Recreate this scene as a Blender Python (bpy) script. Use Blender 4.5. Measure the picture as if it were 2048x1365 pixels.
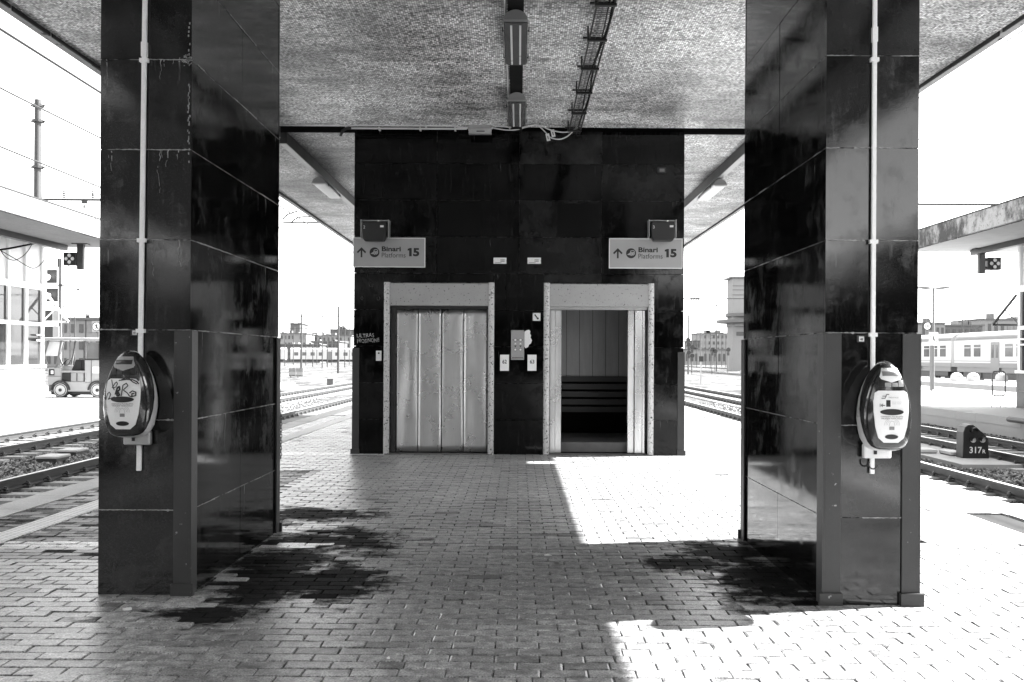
import bpy, math, random
import numpy as np
from mathutils import Vector, Matrix, Euler

for o in list(bpy.data.objects):
    bpy.data.objects.remove(o, do_unlink=True)
S = bpy.context.scene
COL = S.collection
R = math.radians
rng = random.Random(7)

# ------------------------------------------------------------------ camera, sky, sun, exposure
FPX, VX, VY, ROLL, EYE = 1900.0, 1037.0, 715.0, R(0.3), 1.5
cam_d = bpy.data.cameras.new('camera')
cam = bpy.data.objects.new('camera', cam_d)
COL.objects.link(cam)
cam_d.sensor_width = 36.0
cam_d.lens = FPX / 2048 * 36
cam_d.shift_x = -(VX - 1024) / 2048
cam_d.shift_y = (VY - 682.5) / 2048
cam_d.clip_start = 0.05
cam_d.clip_end = 6000
cam.matrix_world = Matrix.Translation((0, 0, EYE)) @ Matrix.Rotation(R(90), 4, 'X') @ Matrix.Rotation(ROLL, 4, 'Z')
S.camera = cam

TO_SUN = Vector((0.94, 0.20, 1.0)).normalized()
sun_d = bpy.data.lights.new('sun', 'SUN')
sun_d.energy = 4.5
sun_d.angle = R(0.55)
sun_d.color = (1, 1, 1)
sun = bpy.data.objects.new('sun', sun_d)
COL.objects.link(sun)
sun.location = TO_SUN * 60
sun.rotation_euler = TO_SUN.to_track_quat('Z', 'Y').to_euler()

W = bpy.data.worlds.new('World')
S.world = W
W.use_nodes = True
wn = W.node_tree.nodes
wl = W.node_tree.links
sky = wn.new('ShaderNodeTexSky')
sky.sky_type = 'NISHITA'
sky.sun_disc = False
sky.sun_elevation = math.asin(TO_SUN.z)
sky.sun_rotation = math.atan2(TO_SUN.x, TO_SUN.y)
sky.dust_density = 1.0
bw = wn.new('ShaderNodeRGBToBW')            # the photograph is black and white
wl.new(sky.outputs[0], bw.inputs[0])
wl.new(bw.outputs[0], wn['Background'].inputs[0])
wn['Background'].inputs[1].default_value = 0.15

S.view_settings.view_transform = 'Standard'
S.view_settings.look = 'None'
S.view_settings.gamma = 1.0
S.view_settings.exposure = 2.95
S.cycles.use_denoising = True
S.cycles.max_bounces = 8
S.cycles.diffuse_bounces = 5
S.cycles.caustics_reflective = False
S.cycles.caustics_refractive = False


# ------------------------------------------------------------------ measuring helpers
def at(x, y, d):
    """photograph position and distance -> place in the world"""
    u, v = x - VX, VY - y
    a, b = u * math.cos(ROLL) - v * math.sin(ROLL), u * math.sin(ROLL) + v * math.cos(ROLL)
    return Vector((a * d / FPX, d, EYE + b * d / FPX))


# ------------------------------------------------------------------ mesh helpers
ORG = {}


class MB:
    def __init__(s):
        s.v, s.f = [], []

    def add(s, vs, fs):
        n = len(s.v)
        s.v += [tuple(p) for p in vs]
        s.f += [tuple(i + n for i in f) for f in fs]
        return s

    def box(s, x0, x1, y0, y1, z0, z1):
        return s.add([(x0, y0, z0), (x1, y0, z0), (x1, y1, z0), (x0, y1, z0),
                      (x0, y0, z1), (x1, y0, z1), (x1, y1, z1), (x0, y1, z1)],
                     [(3, 2, 1, 0), (4, 5, 6, 7), (0, 1, 5, 4), (1, 2, 6, 5), (2, 3, 7, 6), (3, 0, 4, 7)])

    def boxm(s, M, sx, sy, sz):
        b = MB().box(-sx / 2, sx / 2, -sy / 2, sy / 2, -sz / 2, sz / 2)
        return s.add([M @ Vector(p) for p in b.v], b.f)

    def bar(s, p0, p1, w, h, up=(0, 0, 1)):
        p0, p1 = Vector(p0), Vector(p1)
        d = (p1 - p0)
        L = d.length
        d.normalize()
        u = Vector(up)
        if abs(d.dot(u)) > .99:
            u = Vector((1, 0, 0))
        r = d.cross(u).normalized()
        t = r.cross(d)
        M = Matrix((r, d, t)).transposed().to_4x4()
        M.translation = (p0 + p1) / 2
        return s.boxm(M, w, L, h)

    def cyl(s, p0, p1, r0, r1=None, n=12, caps=True):
        r1 = r0 if r1 is None else r1
        p0, p1 = Vector(p0), Vector(p1)
        d = (p1 - p0).normalized()
        u = Vector((0, 0, 1)) if abs(d.z) < .9 else Vector((1, 0, 0))
        a = d.cross(u).normalized()
        b = d.cross(a)
        vs = []
        for p, r in ((p0, r0), (p1, r1)):
            for k in range(n):
                t = 2 * math.pi * k / n
                vs.append(p + a * (r * math.cos(t)) + b * (r * math.sin(t)))
        fs = [(k, (k + 1) % n, n + (k + 1) % n, n + k) for k in range(n)]
        if caps:
            fs += [tuple(range(n))[::-1], tuple(range(n, 2 * n))]
        return s.add(vs, fs)

    def tube(s, pts, r, n=8, closed=False):
        pts = [Vector(p) for p in pts]
        m = len(pts)
        vs = []
        pa = None
        for i, p in enumerate(pts):
            if closed:
                d = pts[(i + 1) % m] - pts[i - 1]
            else:
                d = pts[min(i + 1, m - 1)] - pts[max(i - 1, 0)]
            d.normalize()
            if pa is None:
                u = Vector((0, 0, 1)) if abs(d.z) < .9 else Vector((1, 0, 0))
                a = d.cross(u).normalized()
            else:
                a = (pa - d * pa.dot(d)).normalized()
            pa = a
            b = d.cross(a)
            for k in range(n):
                t = 2 * math.pi * k / n
                vs.append(p + a * (r * math.cos(t)) + b * (r * math.sin(t)))
        fs = []
        for i in range(m if closed else m - 1):
            j = (i + 1) % m
            for k in range(n):
                fs.append((i * n + k, i * n + (k + 1) % n, j * n + (k + 1) % n, j * n + k))
        if not closed:
            fs += [tuple(range(n))[::-1], tuple(range((m - 1) * n, m * n))]
        return s.add(vs, fs)

    def prism(s, poly, d0, d1, axis='Y'):
        """poly of (a,b) pushed along an axis: Y -> (a,d,b), X -> (d,a,b), Z -> (a,b,d)"""
        n = len(poly)
        P = {'Y': lambda a, b, d: (a, d, b), 'X': lambda a, b, d: (d, a, b), 'Z': lambda a, b, d: (a, b, d)}[axis]
        vs = [P(a, b, d0) for a, b in poly] + [P(a, b, d1) for a, b in poly]
        fs = [tuple(range(n)), tuple(range(2 * n - 1, n - 1, -1))]
        fs += [(k, n + k, n + (k + 1) % n, (k + 1) % n) for k in range(n)]
        return s.add(vs, fs)

    def quad(s, a, b, c, d):
        return s.add([a, b, c, d], [(0, 1, 2, 3)])

    def mesh(s, name, off=(0, 0, 0), smooth=False):
        me = bpy.data.meshes.new(name)
        ox, oy, oz = off
        me.from_pydata([(p[0] - ox, p[1] - oy, p[2] - oz) for p in s.v], [], s.f)
        if smooth:
            me.polygons.foreach_set('use_smooth', [True] * len(me.polygons))
        me.update()
        return me

    def build(s, name, mat, parent=None, loc=None, smooth=False, bevel=0, seg=1, fix=True):
        org = ORG[parent] if parent else Vector(loc or (0, 0, 0))
        me = s.mesh(name, org, smooth)
        if fix:
            import bmesh
            bm = bmesh.new()
            bm.from_mesh(me)
            bmesh.ops.recalc_face_normals(bm, faces=bm.faces)
            bm.to_mesh(me)
            bm.free()
        o = link(name, me, mat, parent, loc)
        if smooth:
            sm = o.modifiers.new('smooth', 'EDGE_SPLIT')
            sm.split_angle = R(40)
        if bevel:
            b = o.modifiers.new('bevel', 'BEVEL')
            b.width = bevel
            b.segments = seg
            b.limit_method = 'ANGLE'
        return o


def link(name, me, mat, parent=None, loc=None):
    if mat is not None and not me.materials:
        me.materials.append(M[mat] if isinstance(mat, str) else mat)
    o = bpy.data.objects.new(name, me)
    COL.objects.link(o)
    if parent:
        o.parent = parent
        ORG[o] = ORG[parent]
    else:
        o.location = loc or (0, 0, 0)
        ORG[o] = Vector(loc or (0, 0, 0))
    return o


def tag(o, label, cat, group=None):
    o['label'] = label
    o['category'] = cat
    if group:
        o['group'] = group
    return o


def thing(name, label, cat, loc=(0, 0, 0), group=None):
    o = bpy.data.objects.new(name, None)
    COL.objects.link(o)
    o.location = loc
    o.empty_display_size = .1
    ORG[o] = Vector(loc)
    return tag(o, label, cat, group)


def kind(o, k):
    o['kind'] = k
    return o


def B(*a):
    return MB().box(*a)


def text_mb(s, width=None, height=None, bold=0.0, align='LEFT', shear=0.0):
    """a word as flat mesh in the XZ plane facing -Y, its lower left corner at the origin"""
    c = bpy.data.curves.new('lettering', 'FONT')
    c.body = s
    c.size = 1
    c.offset = bold
    c.shear = shear
    c.resolution_u = 3
    ob = bpy.data.objects.new('lettering_source', c)
    COL.objects.link(ob)
    bpy.context.view_layer.update()
    me = bpy.data.meshes.new_from_object(ob.evaluated_get(bpy.context.evaluated_depsgraph_get()))
    vs = [v.co.copy() for v in me.vertices]
    fs = [tuple(p.vertices) for p in me.polygons]
    bpy.data.objects.remove(ob, do_unlink=True)
    x0, x1 = min(v.x for v in vs), max(v.x for v in vs)
    y0, y1 = min(v.y for v in vs), max(v.y for v in vs)
    kx = (width / (x1 - x0)) if width else None
    ky = (height / (y1 - y0)) if height else kx
    kx = kx or ky
    return [((v.x - x0) * kx, (v.y - y0) * ky) for v in vs], fs


def lettering(s, x, y, z, mat, parent, width=None, height=None, bold=0.0, name='lettering', **k):
    p, f = text_mb(s, width, height, bold, **k)
    m = MB()
    m.add([(x + a, y, z + b) for a, b in p], f)
    return m.build(name, mat, parent, fix=False)


# ------------------------------------------------------------------ materials (all neutral greys)
M = {}


class NT:
    def __init__(s, name):
        s.m = bpy.data.materials.new(name)
        s.m.use_nodes = True
        s.n, s.l = s.m.node_tree.nodes, s.m.node_tree.links
        s.b = s.n['Principled BSDF']
        s.pos = s.n.new('ShaderNodeNewGeometry').outputs['Position']
        M[name] = s.m

    def put(s, val, inp):
        if hasattr(val, 'is_linked') or hasattr(val, 'links'):
            s.l.new(val, inp)
        else:
            try:
                inp.default_value = val
            except Exception:
                inp.default_value = (val, val, val, 1) if len(inp.default_value) == 4 else (val, val, val)

    def math(s, op, a, b=0.0, c=0.0, clamp=False):
        n = s.n.new('ShaderNodeMath')
        n.operation = op
        n.use_clamp = clamp
        s.put(a, n.inputs[0])
        s.put(b, n.inputs[1])
        s.put(c, n.inputs[2])
        return n.outputs[0]

    def vec(s, op, a, b=(0, 0, 0)):
        n = s.n.new('ShaderNodeVectorMath')
        n.operation = op
        s.put(a, n.inputs[0])
        s.put(b, n.inputs[1])
        return n.outputs['Value'] if op in ('LENGTH', 'DISTANCE') else n.outputs[0]

    def noise(s, scale, detail=3, rough=.55, v=None, stretch=None):
        n = s.n.new('ShaderNodeTexNoise')
        n.inputs['Scale'].default_value = scale
        n.inputs['Detail'].default_value = detail
        n.inputs['Roughness'].default_value = rough
        p = v if v is not None else s.pos
        if stretch:
            p = s.vec('MULTIPLY', p, stretch)
        s.l.new(p, n.inputs['Vector'])
        return n.outputs['Fac']

    def step(s, val, a, b, lo=0.0, hi=1.0):
        n = s.n.new('ShaderNodeMapRange')
        n.interpolation_type = 'SMOOTHSTEP'
        s.put(val, n.inputs[0])
        for k, x in zip((1, 2, 3, 4), (a, b, lo, hi)):
            n.inputs[k].default_value = x
        return n.outputs[0]

    def mix(s, f, a, b):
        n = s.n.new('ShaderNodeMix')
        n.data_type = 'FLOAT'
        s.put(f, n.inputs[0])
        s.put(a, n.inputs[2])
        s.put(b, n.inputs[3])
        return n.outputs[0]

    def done(s, col, rough=.6, metal=0.0, spec=.5, bump=None, bs=.3, bd=.01, coat=0.0):
        if hasattr(col, 'links'):
            cc = s.n.new('ShaderNodeCombineColor')
            for i in range(3):
                s.l.new(col, cc.inputs[i])
            s.l.new(cc.outputs[0], s.b.inputs['Base Color'])
        else:
            s.b.inputs['Base Color'].default_value = (col, col, col, 1)
        s.put(rough, s.b.inputs['Roughness'])
        s.put(metal, s.b.inputs['Metallic'])
        s.b.inputs['Specular IOR Level'].default_value = spec
        s.b.inputs['Coat Weight'].default_value = coat
        if bump is not None:
            n = s.n.new('ShaderNodeBump')
            n.inputs['Strength'].default_value = bs
            n.inputs['Distance'].default_value = bd
            s.l.new(bump, n.inputs['Height'])
            s.l.new(n.outputs[0], s.b.inputs['Normal'])
        return s.m


def simple(name, c, rough=.6, metal=0.0, var=.15, vs=3.0, fine=.12, fs=150, spec=.5, bump=0.0, stretch=None, coat=0.0, chips=None):
    t = NT(name)
    a = t.noise(vs, 4, .6, stretch=stretch)
    b = t.noise(fs, 2, .5)
    k = t.math('ADD', t.math('MULTIPLY_ADD', a, 2 * var, 1 - var), t.math('MULTIPLY_ADD', b, 2 * fine, -fine))
    col = t.math('MULTIPLY', k, c)
    if chips:
        sc, th, cv = chips
        g = t.step(t.noise(sc, 4, .65), th, th + .04)
        col = t.mix(g, col, cv)
    t.done(col, t.math('MULTIPLY_ADD', a, .2, rough - .1), metal, spec, t.noise(fs * .7, 3) if bump else None, bump, .004, coat)


simple('steel_dark', .018, .45, var=.3)
simple('black', .005, .85, var=.1, spec=.12)
simple('steel_paint', .032, .5, var=.35, vs=5, fine=.35, fs=220, bump=.3, chips=(26, .68, .3))
simple('galvanised', .42, .4, .6, var=.2, vs=8)
simple('peeling', .52, .5, var=.22, vs=6, fine=.3, fs=90, bump=.3, chips=(34, .57, .03))
simple('peeling_header', .34, .5, var=.15, vs=4, fine=.2, fs=160, chips=(30, .61, .02))
simple('white_plastic', .72, .4, var=.06, fine=.04)
simple('conduit', .85, .45, var=.1, vs=12)
simple('shell_dark', .022, .16, var=.1, fine=.04, coat=.6)
simple('shell_white', .62, .3, var=.06, fine=.05)
simple('plate_grey', .78, .38, var=.05, fine=.06)
simple('bezel_grey', .3, .4, var=.05)
simple('screen_glass', .03, .1, var=.05, fine=0)
simple('slot_black', .006, .4, var=.1)
simple('ink', .012, .6, var=.1)
simple('print_grey', .2, .6, var=.1)
simple('white_paint', .75, .55, var=.12, vs=7, fine=.15, fs=60)
simple('paper', .72, .8, var=.08, vs=20)
simple('sign_face', .33, .38, var=.08, vs=3, fine=.05)
simple('concrete', .38, .85, var=.25, vs=1.5, fine=.2, fs=70, bump=.4)
simple('concrete_pale', .36, .85, var=.15, vs=1.0, fine=.15, fs=50, bump=.3)
simple('fascia', .4, .85, var=.3, vs=2.2, fine=.25, fs=30, bump=.4, chips=(3.2, .61, .05))
t = NT('fascia_worn')
a = t.step(t.noise(1.3, 6, .7, stretch=(1, 1, .7)), .40, .60)
b = t.step(t.noise(9, 5, .7), .55, .68)
c = t.math('MULTIPLY_ADD', a, .26, .055)
c = t.math('MULTIPLY', c, t.math('MULTIPLY_ADD', t.noise(60, 3), .8, .6))
t.done(t.mix(t.math('MULTIPLY', b, .7), c, .03), .9, 0, .3, t.noise(40, 4), .5, .01)
simple('sleeper', .34, .9, var=.35, vs=4, fine=.3, fs=60, stretch=(.4, 3, 1))
simple('rail_side', .035, .6, var=.35, vs=8, fine=.2)
simple('rail_top', .6, .35, .4, var=.15)
simple('hall_stone', .04, .8, var=.3, vs=.8)
simple('pole_dark', .03, .6, var=.2, vs=2)
simple('bolt', .03, .5, var=.3)
simple('box_concrete', .5, .8, var=.2, vs=6)
simple('far_wall', .22, .9, var=.08, vs=.3)
simple('far_wall_grey', .11, .9, var=.12, vs=.3)
simple('far_window', .04, .3, var=.3, vs=.5)
simple('far_blind', .16, .6, var=.3, vs=.5)
simple('train_body', .45, .35, var=.06, vs=.6)
simple('train_grey', .14, .4, var=.1, vs=.8)
simple('train_roof', .3, .5, var=.15, vs=.8)
simple('train_glass', .08, .1, var=.3, vs=.8)
simple('tyre', .04, .7, var=.2)
simple('hub', .5, .4, var=.1)
simple('vehicle_white', .32, .35, var=.08)
simple('vehicle_glass', .45, .15, var=.1)
simple('kiosk_frame', .75, .45, var=.05)
simple('kiosk_panel', .68, .35, var=.1, vs=.8)
simple('kiosk_glass', .03, .04, var=.3, vs=1.2, fine=0, spec=.45)
simple('kiosk_stone', .2, .7, var=.2, vs=1.5, fine=.35, fs=60)
simple('kiosk_stone_dark', .03, .4, var=.3, vs=2)
simple('lamp_hood', .3, .6, var=.15, fine=.25, fs=200)
simple('lamp_cover', .10, .18, var=.15, vs=5, fine=.1)
simple('lamp_tube', .62, .3, var=.05)
simple('diffuser', .85, .35, var=.08)
simple('cable_white', .62, .5, var=.1)
simple('signal_black', .012, .4, var=.2)
simple('lens_glass', .65, .12, var=.3, vs=30)
simple('cabin_metal', .3, .4, .3, var=.2, vs=3, stretch=(6, 6, .6))
simple('pole_grey', .1, .6, var=.2, vs=2)
simple('sill', .12, .6, var=.4, vs=6, fine=.3)
simple('chalk', .55, .9, var=.2)
simple('pebble_concrete', .45, .9, var=.3, vs=2, fine=.4, fs=90, bump=.5)
simple('asphalt_patch', .16, .9, var=.3, vs=2, fine=.5, fs=120, bump=.5)
simple('lime', .3, .9, var=.4, vs=12, fine=.4, fs=120)
simple('soffit_dark', .13, .85, var=.75, vs=1.4, fine=.3, fs=14, stretch=(.5, .25, 1))  # dark streaky underside, used on the left canopy alone
simple('tar', .02, .8, var=.3)


def granite(name, base, speck, spec):
    t = NT(name)
    oi = t.n.new('ShaderNodeObjectInfo').outputs['Random']
    gen = t.n.new('ShaderNodeTexCoord').outputs['Generated']
    sg = t.n.new('ShaderNodeSeparateXYZ')
    t.l.new(gen, sg.inputs[0])
    gz = sg.outputs[2]
    fine = t.noise(170, 2, .6)
    big = t.noise(2.2, 4, .6)
    col = t.math('MULTIPLY', base, t.math('MULTIPLY_ADD', oi, .9, .55))
    col = t.math('MULTIPLY', col, t.math('MULTIPLY_ADD', big, 1.2, .4))
    col = t.math('ADD', col, t.math('MULTIPLY', t.step(fine, .58, .74), speck))
    # lime runs that start at the panel's upper joint, and long faint dust streaks
    run = t.step(t.noise(34, 3, .6, stretch=(1, 1, .07)), .63, .72)
    run = t.math('MULTIPLY', run, t.step(t.math('ADD', gz, t.math('MULTIPLY_ADD', t.noise(5, 2), .9, -.45)), .62, 1.02))
    run = t.math('MULTIPLY', run, t.step(t.noise(1.7, 2), .52, .6))
    streak = t.step(t.noise(24, 5, .7, stretch=(1, 1, .12)), .5, .8)
    scr = t.step(t.noise(11, 6, .75, stretch=(2.4, 2.4, .8)), .64, .70)
    dust = t.math('MULTIPLY', t.math('POWER', oi, 4.0), t.step(t.noise(3.5, 5, .65), .3, .8))
    col = t.math('ADD', col, t.math('MULTIPLY', dust, .03))
    col = t.math('ADD', col, t.math('MULTIPLY', run, .16))
    col = t.math('ADD', col, t.math('MULTIPLY', streak, .010))
    col = t.math('ADD', col, t.math('MULTIPLY', scr, .02))
    rough = t.math('ADD', t.math('MULTIPLY_ADD', streak, .10, .05), t.math('MULTIPLY_ADD', t.step(t.noise(5, 5, .7), .45, .7), .14, 0))
    t.done(col, rough, 0, spec, t.noise(190, 2, .6), .045 if 'front' in name else .03, .002)


granite('granite', .0014, .006, .55)
granite('granite_front', .0012, .034, .62)
granite('granite_dull', .0012, .006, .26)

t = NT('mortar')
g = t.step(t.noise(14, 4, .65), .40, .56)
t.done(t.math('MULTIPLY_ADD', g, .25, .015), .9)

# paving bricks: tone comes with each brick, the stains lie where oil and dirt were spilt
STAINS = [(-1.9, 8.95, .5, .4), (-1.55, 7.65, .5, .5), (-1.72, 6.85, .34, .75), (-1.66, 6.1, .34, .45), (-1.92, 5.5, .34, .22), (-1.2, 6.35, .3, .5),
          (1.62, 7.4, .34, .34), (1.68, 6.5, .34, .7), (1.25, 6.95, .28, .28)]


def paving(name, sheet):
    t = NT(name)
    sp = t.n.new('ShaderNodeSeparateXYZ')
    t.l.new(t.pos, sp.inputs[0])
    if sheet:
        bt = t.n.new('ShaderNodeTexBrick')
        t.l.new(t.pos, bt.inputs['Vector'])
        bt.inputs['Scale'].default_value = 1
        bt.inputs['Brick Width'].default_value = .226
        bt.inputs['Row Height'].default_value = .110
        bt.inputs['Mortar Size'].default_value = .004
        bt.inputs['Color1'].default_value = (1, 1, 1, 1)
        bt.inputs['Color2'].default_value = (.7, .7, .7, 1)
        bt.inputs['Mortar'].default_value = (.15, .15, .15, 1)
        tone = t.n.new('ShaderNodeRGBToBW')
        t.l.new(bt.outputs['Color'], tone.inputs[0])
        tone = tone.outputs[0]
    else:
        a = t.n.new('ShaderNodeAttribute')
        a.attribute_name = 'tone'
        tone = a.outputs['Fac']
    sn = t.n.new('ShaderNodeSeparateXYZ')
    t.l.new(t.n.new('ShaderNodeNewGeometry').outputs['True Normal'], sn.inputs[0])
    nz_ = sn.outputs[2]
    big = t.noise(.9, 4, .6)
    fine = t.noise(95, 4, .7)
    mid = t.noise(16, 4, .6)
    col = t.math('MULTIPLY', .25, tone)
    col = t.math('MULTIPLY', col, t.math('MULTIPLY_ADD', big, .9, .55))
    col = t.math('MULTIPLY', col, t.step(fine, .3, .7, .35, 1.6))
    col = t.math('MULTIPLY', col, t.step(mid, .25, .75, .45, 1.5))
    vo = t.n.new('ShaderNodeTexVoronoi')
    vo.feature = 'DISTANCE_TO_EDGE'
    vo.inputs['Scale'].default_value = 5.5
    t.l.new(t.vec('ADD', t.pos, t.vec('MULTIPLY', t.pos, (0, .6, 0))), vo.inputs['Vector'])
    crack = t.math('MULTIPLY', t.step(vo.outputs['Distance'], .02, .006), t.step(t.noise(1.1, 3), .56, .62))
    col = t.math('MULTIPLY', col, t.math('MULTIPLY_ADD', crack, -.75, 1.0))
    gum = t.n.new('ShaderNodeTexVoronoi')
    gum.inputs['Scale'].default_value = 4.0
    t.l.new(t.vec('ADD', t.pos, t.vec('MULTIPLY', (.012, .012, 0), t.pos)), gum.inputs['Vector'])
    spot = t.step(gum.outputs['Distance'], .075, .05)
    col = t.math('MULTIPLY', col, t.math('MULTIPLY_ADD', spot, -.5, 1.0))
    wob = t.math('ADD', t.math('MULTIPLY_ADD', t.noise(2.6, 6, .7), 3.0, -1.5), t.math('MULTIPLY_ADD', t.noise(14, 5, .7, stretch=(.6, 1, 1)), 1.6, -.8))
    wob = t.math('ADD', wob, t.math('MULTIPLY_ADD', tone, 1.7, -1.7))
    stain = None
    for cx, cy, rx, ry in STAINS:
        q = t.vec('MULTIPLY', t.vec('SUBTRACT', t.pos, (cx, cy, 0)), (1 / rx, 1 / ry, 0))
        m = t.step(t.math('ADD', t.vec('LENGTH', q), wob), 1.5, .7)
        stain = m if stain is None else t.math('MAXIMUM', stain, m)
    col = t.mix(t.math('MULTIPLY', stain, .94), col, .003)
    rough = t.math('MULTIPLY_ADD', mid, .3, .22)
    t.done(t.mix(t.math('MULTIPLY', stain, .0), col, col), t.math('ADD', rough, t.math('MULTIPLY', stain, .35)), 0, .5, t.math('ADD', fine, mid), .3, .003)
    t.l.new(t.math('MULTIPLY', t.mix(stain, .5, .02), t.math('MULTIPLY', t.step(tone, .35, .85), t.step(nz_, .6, .95))), t.b.inputs['Specular IOR Level'])


paving('paving_brick', False)
paving('paving_sheet', True)
simple('joint_sand', .006, .95, var=.4, vs=8)

# mosaic soffit: 2 cm tesserae with water stains
t = NT('mosaic')
ce = t.vec('FLOOR', t.vec('MULTIPLY', t.pos, (42, 42, 0)))
wnz = t.n.new('ShaderNodeTexWhiteNoise')
wnz.noise_dimensions = '3D'
t.l.new(ce, wnz.inputs['Vector'])
fr = t.vec('FRACTION', t.vec('MULTIPLY', t.pos, (42, 42, 0)))
sf = t.n.new('ShaderNodeSeparateXYZ')
t.l.new(fr, sf.inputs[0])
gr = t.math('MAXIMUM', t.math('LESS_THAN', sf.outputs[0], .14), t.math('LESS_THAN', sf.outputs[1], .14))
col = t.math('MULTIPLY_ADD', wnz.outputs['Value'], .9, .12)
col = t.mix(gr, col, .10)
sh = t.n.new('ShaderNodeTexWhiteNoise')
sh.noise_dimensions = '3D'
t.l.new(t.vec('FLOOR', t.vec('MULTIPLY', t.pos, (3.2, 3.2, 0))), sh.inputs['Vector'])
col = t.math('MULTIPLY', col, t.math('MULTIPLY_ADD', sh.outputs['Value'], .32, .84))
w1 = t.noise(.42, 6, .66)
w2 = t.noise(2.0, 5, .65, stretch=(.35, 1.6, 1))
col = t.math('MULTIPLY', col, t.step(w1, .34, .62, .36, 1.22))
col = t.math('MULTIPLY', col, t.step(w2, .24, .52, .35, 1.05))
t.done(col, .45, 0, .5)

# brushed stainless lift doors with scuffs
t = NT('door_steel')
oi = t.n.new('ShaderNodeObjectInfo').outputs['Random']
a = t.noise(1.7, 4, .6)
b = t.noise(60, 2, .5, stretch=(3, 3, .05))
sm = t.step(t.noise(5, 4, .6, stretch=(1, 1, 2)), .68, .78)
col = t.math('MULTIPLY_ADD', a, .2, .55)
col = t.math('MULTIPLY', col, t.math('MULTIPLY_ADD', b, .25, .88))
col = t.mix(t.math('MULTIPLY', sm, .2), col, .2)
t.done(col, t.math('MULTIPLY_ADD', a, .16, .2), .85, .5, t.noise(2.6, 0, .5, stretch=(1.8, 1, .3)), .6, .04)

t = NT('ballast_ground')
v = t.n.new('ShaderNodeTexVoronoi')
v.inputs['Scale'].default_value = 17
t.l.new(t.pos, v.inputs['Vector'])
bwv = t.n.new('ShaderNodeRGBToBW')
t.l.new(v.outputs['Color'], bwv.inputs[0])
col = t.math('MULTIPLY', t.math('MULTIPLY_ADD', bwv.outputs[0], .5, .12), t.step(v.outputs['Distance'], .75, .35, .2, 1))
col = t.math('MULTIPLY', col, t.math('MULTIPLY_ADD', t.noise(.25, 4, .6), .8, .4))
col = t.math('MULTIPLY', col, t.step(t.noise(.9, 6, .75, stretch=(1, .35, 1)),   .42, .56, .10, .5))
t.done(col, .9, 0, .3, v.outputs['Distance'], .6, .03)

t = NT('ballast_stone')
ri = t.n.new('ShaderNodeNewGeometry').outputs['Random Per Island']
t.done(t.math('MULTIPLY', t.math('MULTIPLY_ADD', t.math('POWER', ri, 1.5), .34, .04), t.math('MULTIPLY_ADD', t.noise(40, 3), .6, .7)), .9, 0, .3)

t = NT('tactile')
q = t.vec('FRACTION', t.vec('MULTIPLY', t.pos, (16, 16, 0)))
q = t.vec('LENGTH', t.vec('SUBTRACT', q, (.5, .5, 0)))
col = t.math('MULTIPLY', t.math('MULTIPLY_ADD', t.noise(5, 4), .3, .62), t.step(q, .30, .36, 1.0, .72))
t.done(col, .7, 0, .4, t.step(q, .4, .3), .5, .004)

# ------------------------------------------------------------------ the setting: ground, platforms, tracks
kind(MB().quad((-2500, -2500, -.5), (2500, -2500, -.5), (2500, 3500, -.5), (-2500, 3500, -.5)).build('ground', 'ballast_ground'), 'structure')

ZR = -.26          # rail top

plat = kind(B(-5.12, 5.12, -30, 44, -.75, -.03).build('platform', 'concrete'), 'structure')
BX, BY = .226, .110


def brick_arrays(items):
    """items: (cx, cy, x half, y half, tone) -> verts, faces, tone per vertex"""
    V, F, T = [], [], []
    for cx, cy, hx, hy, tone in items:
        n = len(V)
        dz = rng.gauss(0, .0012) - (.006 if rng.random() < .02 else 0)
        tx, ty = rng.gauss(0, .004), rng.gauss(0, .006)
        j = [(rng.uniform(-.0018, .0018), rng.uniform(-.0018, .0018)) for _ in range(4)]
        chip = [rng.choice((.003, .003, .004, .004, .010)) for _ in range(4)]
        base = [(-hx, -hy), (hx, -hy), (hx, hy), (-hx, hy)]
        for lvl in range(3):
            for k, (bx, by) in enumerate(base):
                c = chip[k] if lvl == 0 else 0
                x, y = bx + j[k][0] - math.copysign(c, bx), by + j[k][1] - math.copysign(c * .8, by)
                z = (0, -.005, -.045)[lvl] + dz + tx * x + ty * y
                V.append((cx + x, cy + y, z))
                T.append(tone)
        F.append((n, n + 1, n + 2, n + 3))
        for r in (0, 4):
            for k in range(4):
                F.append((n + r + k, n + r + 4 + k, n + r + 4 + (k + 1) % 4, n + r + (k + 1) % 4))
    return V, F, T


def brick_mesh(name, items, off=(0, 0, 0)):
    V, F, T = brick_arrays(items)
    me = bpy.data.meshes.new(name)
    me.from_pydata([(x - off[0], y - off[1], z - off[2]) for x, y, z in V], [], F)
    at_ = me.attributes.new('tone', 'FLOAT', 'POINT')
    at_.data.foreach_set('value', np.array(T, dtype=np.float32))
    me.materials.append(M['paving_brick'])
    return me


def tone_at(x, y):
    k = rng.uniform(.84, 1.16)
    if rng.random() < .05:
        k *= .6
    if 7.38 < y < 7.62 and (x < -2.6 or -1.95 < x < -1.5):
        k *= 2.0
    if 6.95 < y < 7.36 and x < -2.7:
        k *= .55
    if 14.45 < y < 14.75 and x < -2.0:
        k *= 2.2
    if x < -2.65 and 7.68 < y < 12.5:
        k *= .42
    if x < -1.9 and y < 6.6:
        k *= rng.choice((1.0, 1.25, 1.5))  # near left bricks lighter: sky sheen put into their tone
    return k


def in_patch(x, y):
    return 3.35 < x < 4.95 and 7.75 < y < 9.3


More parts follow.
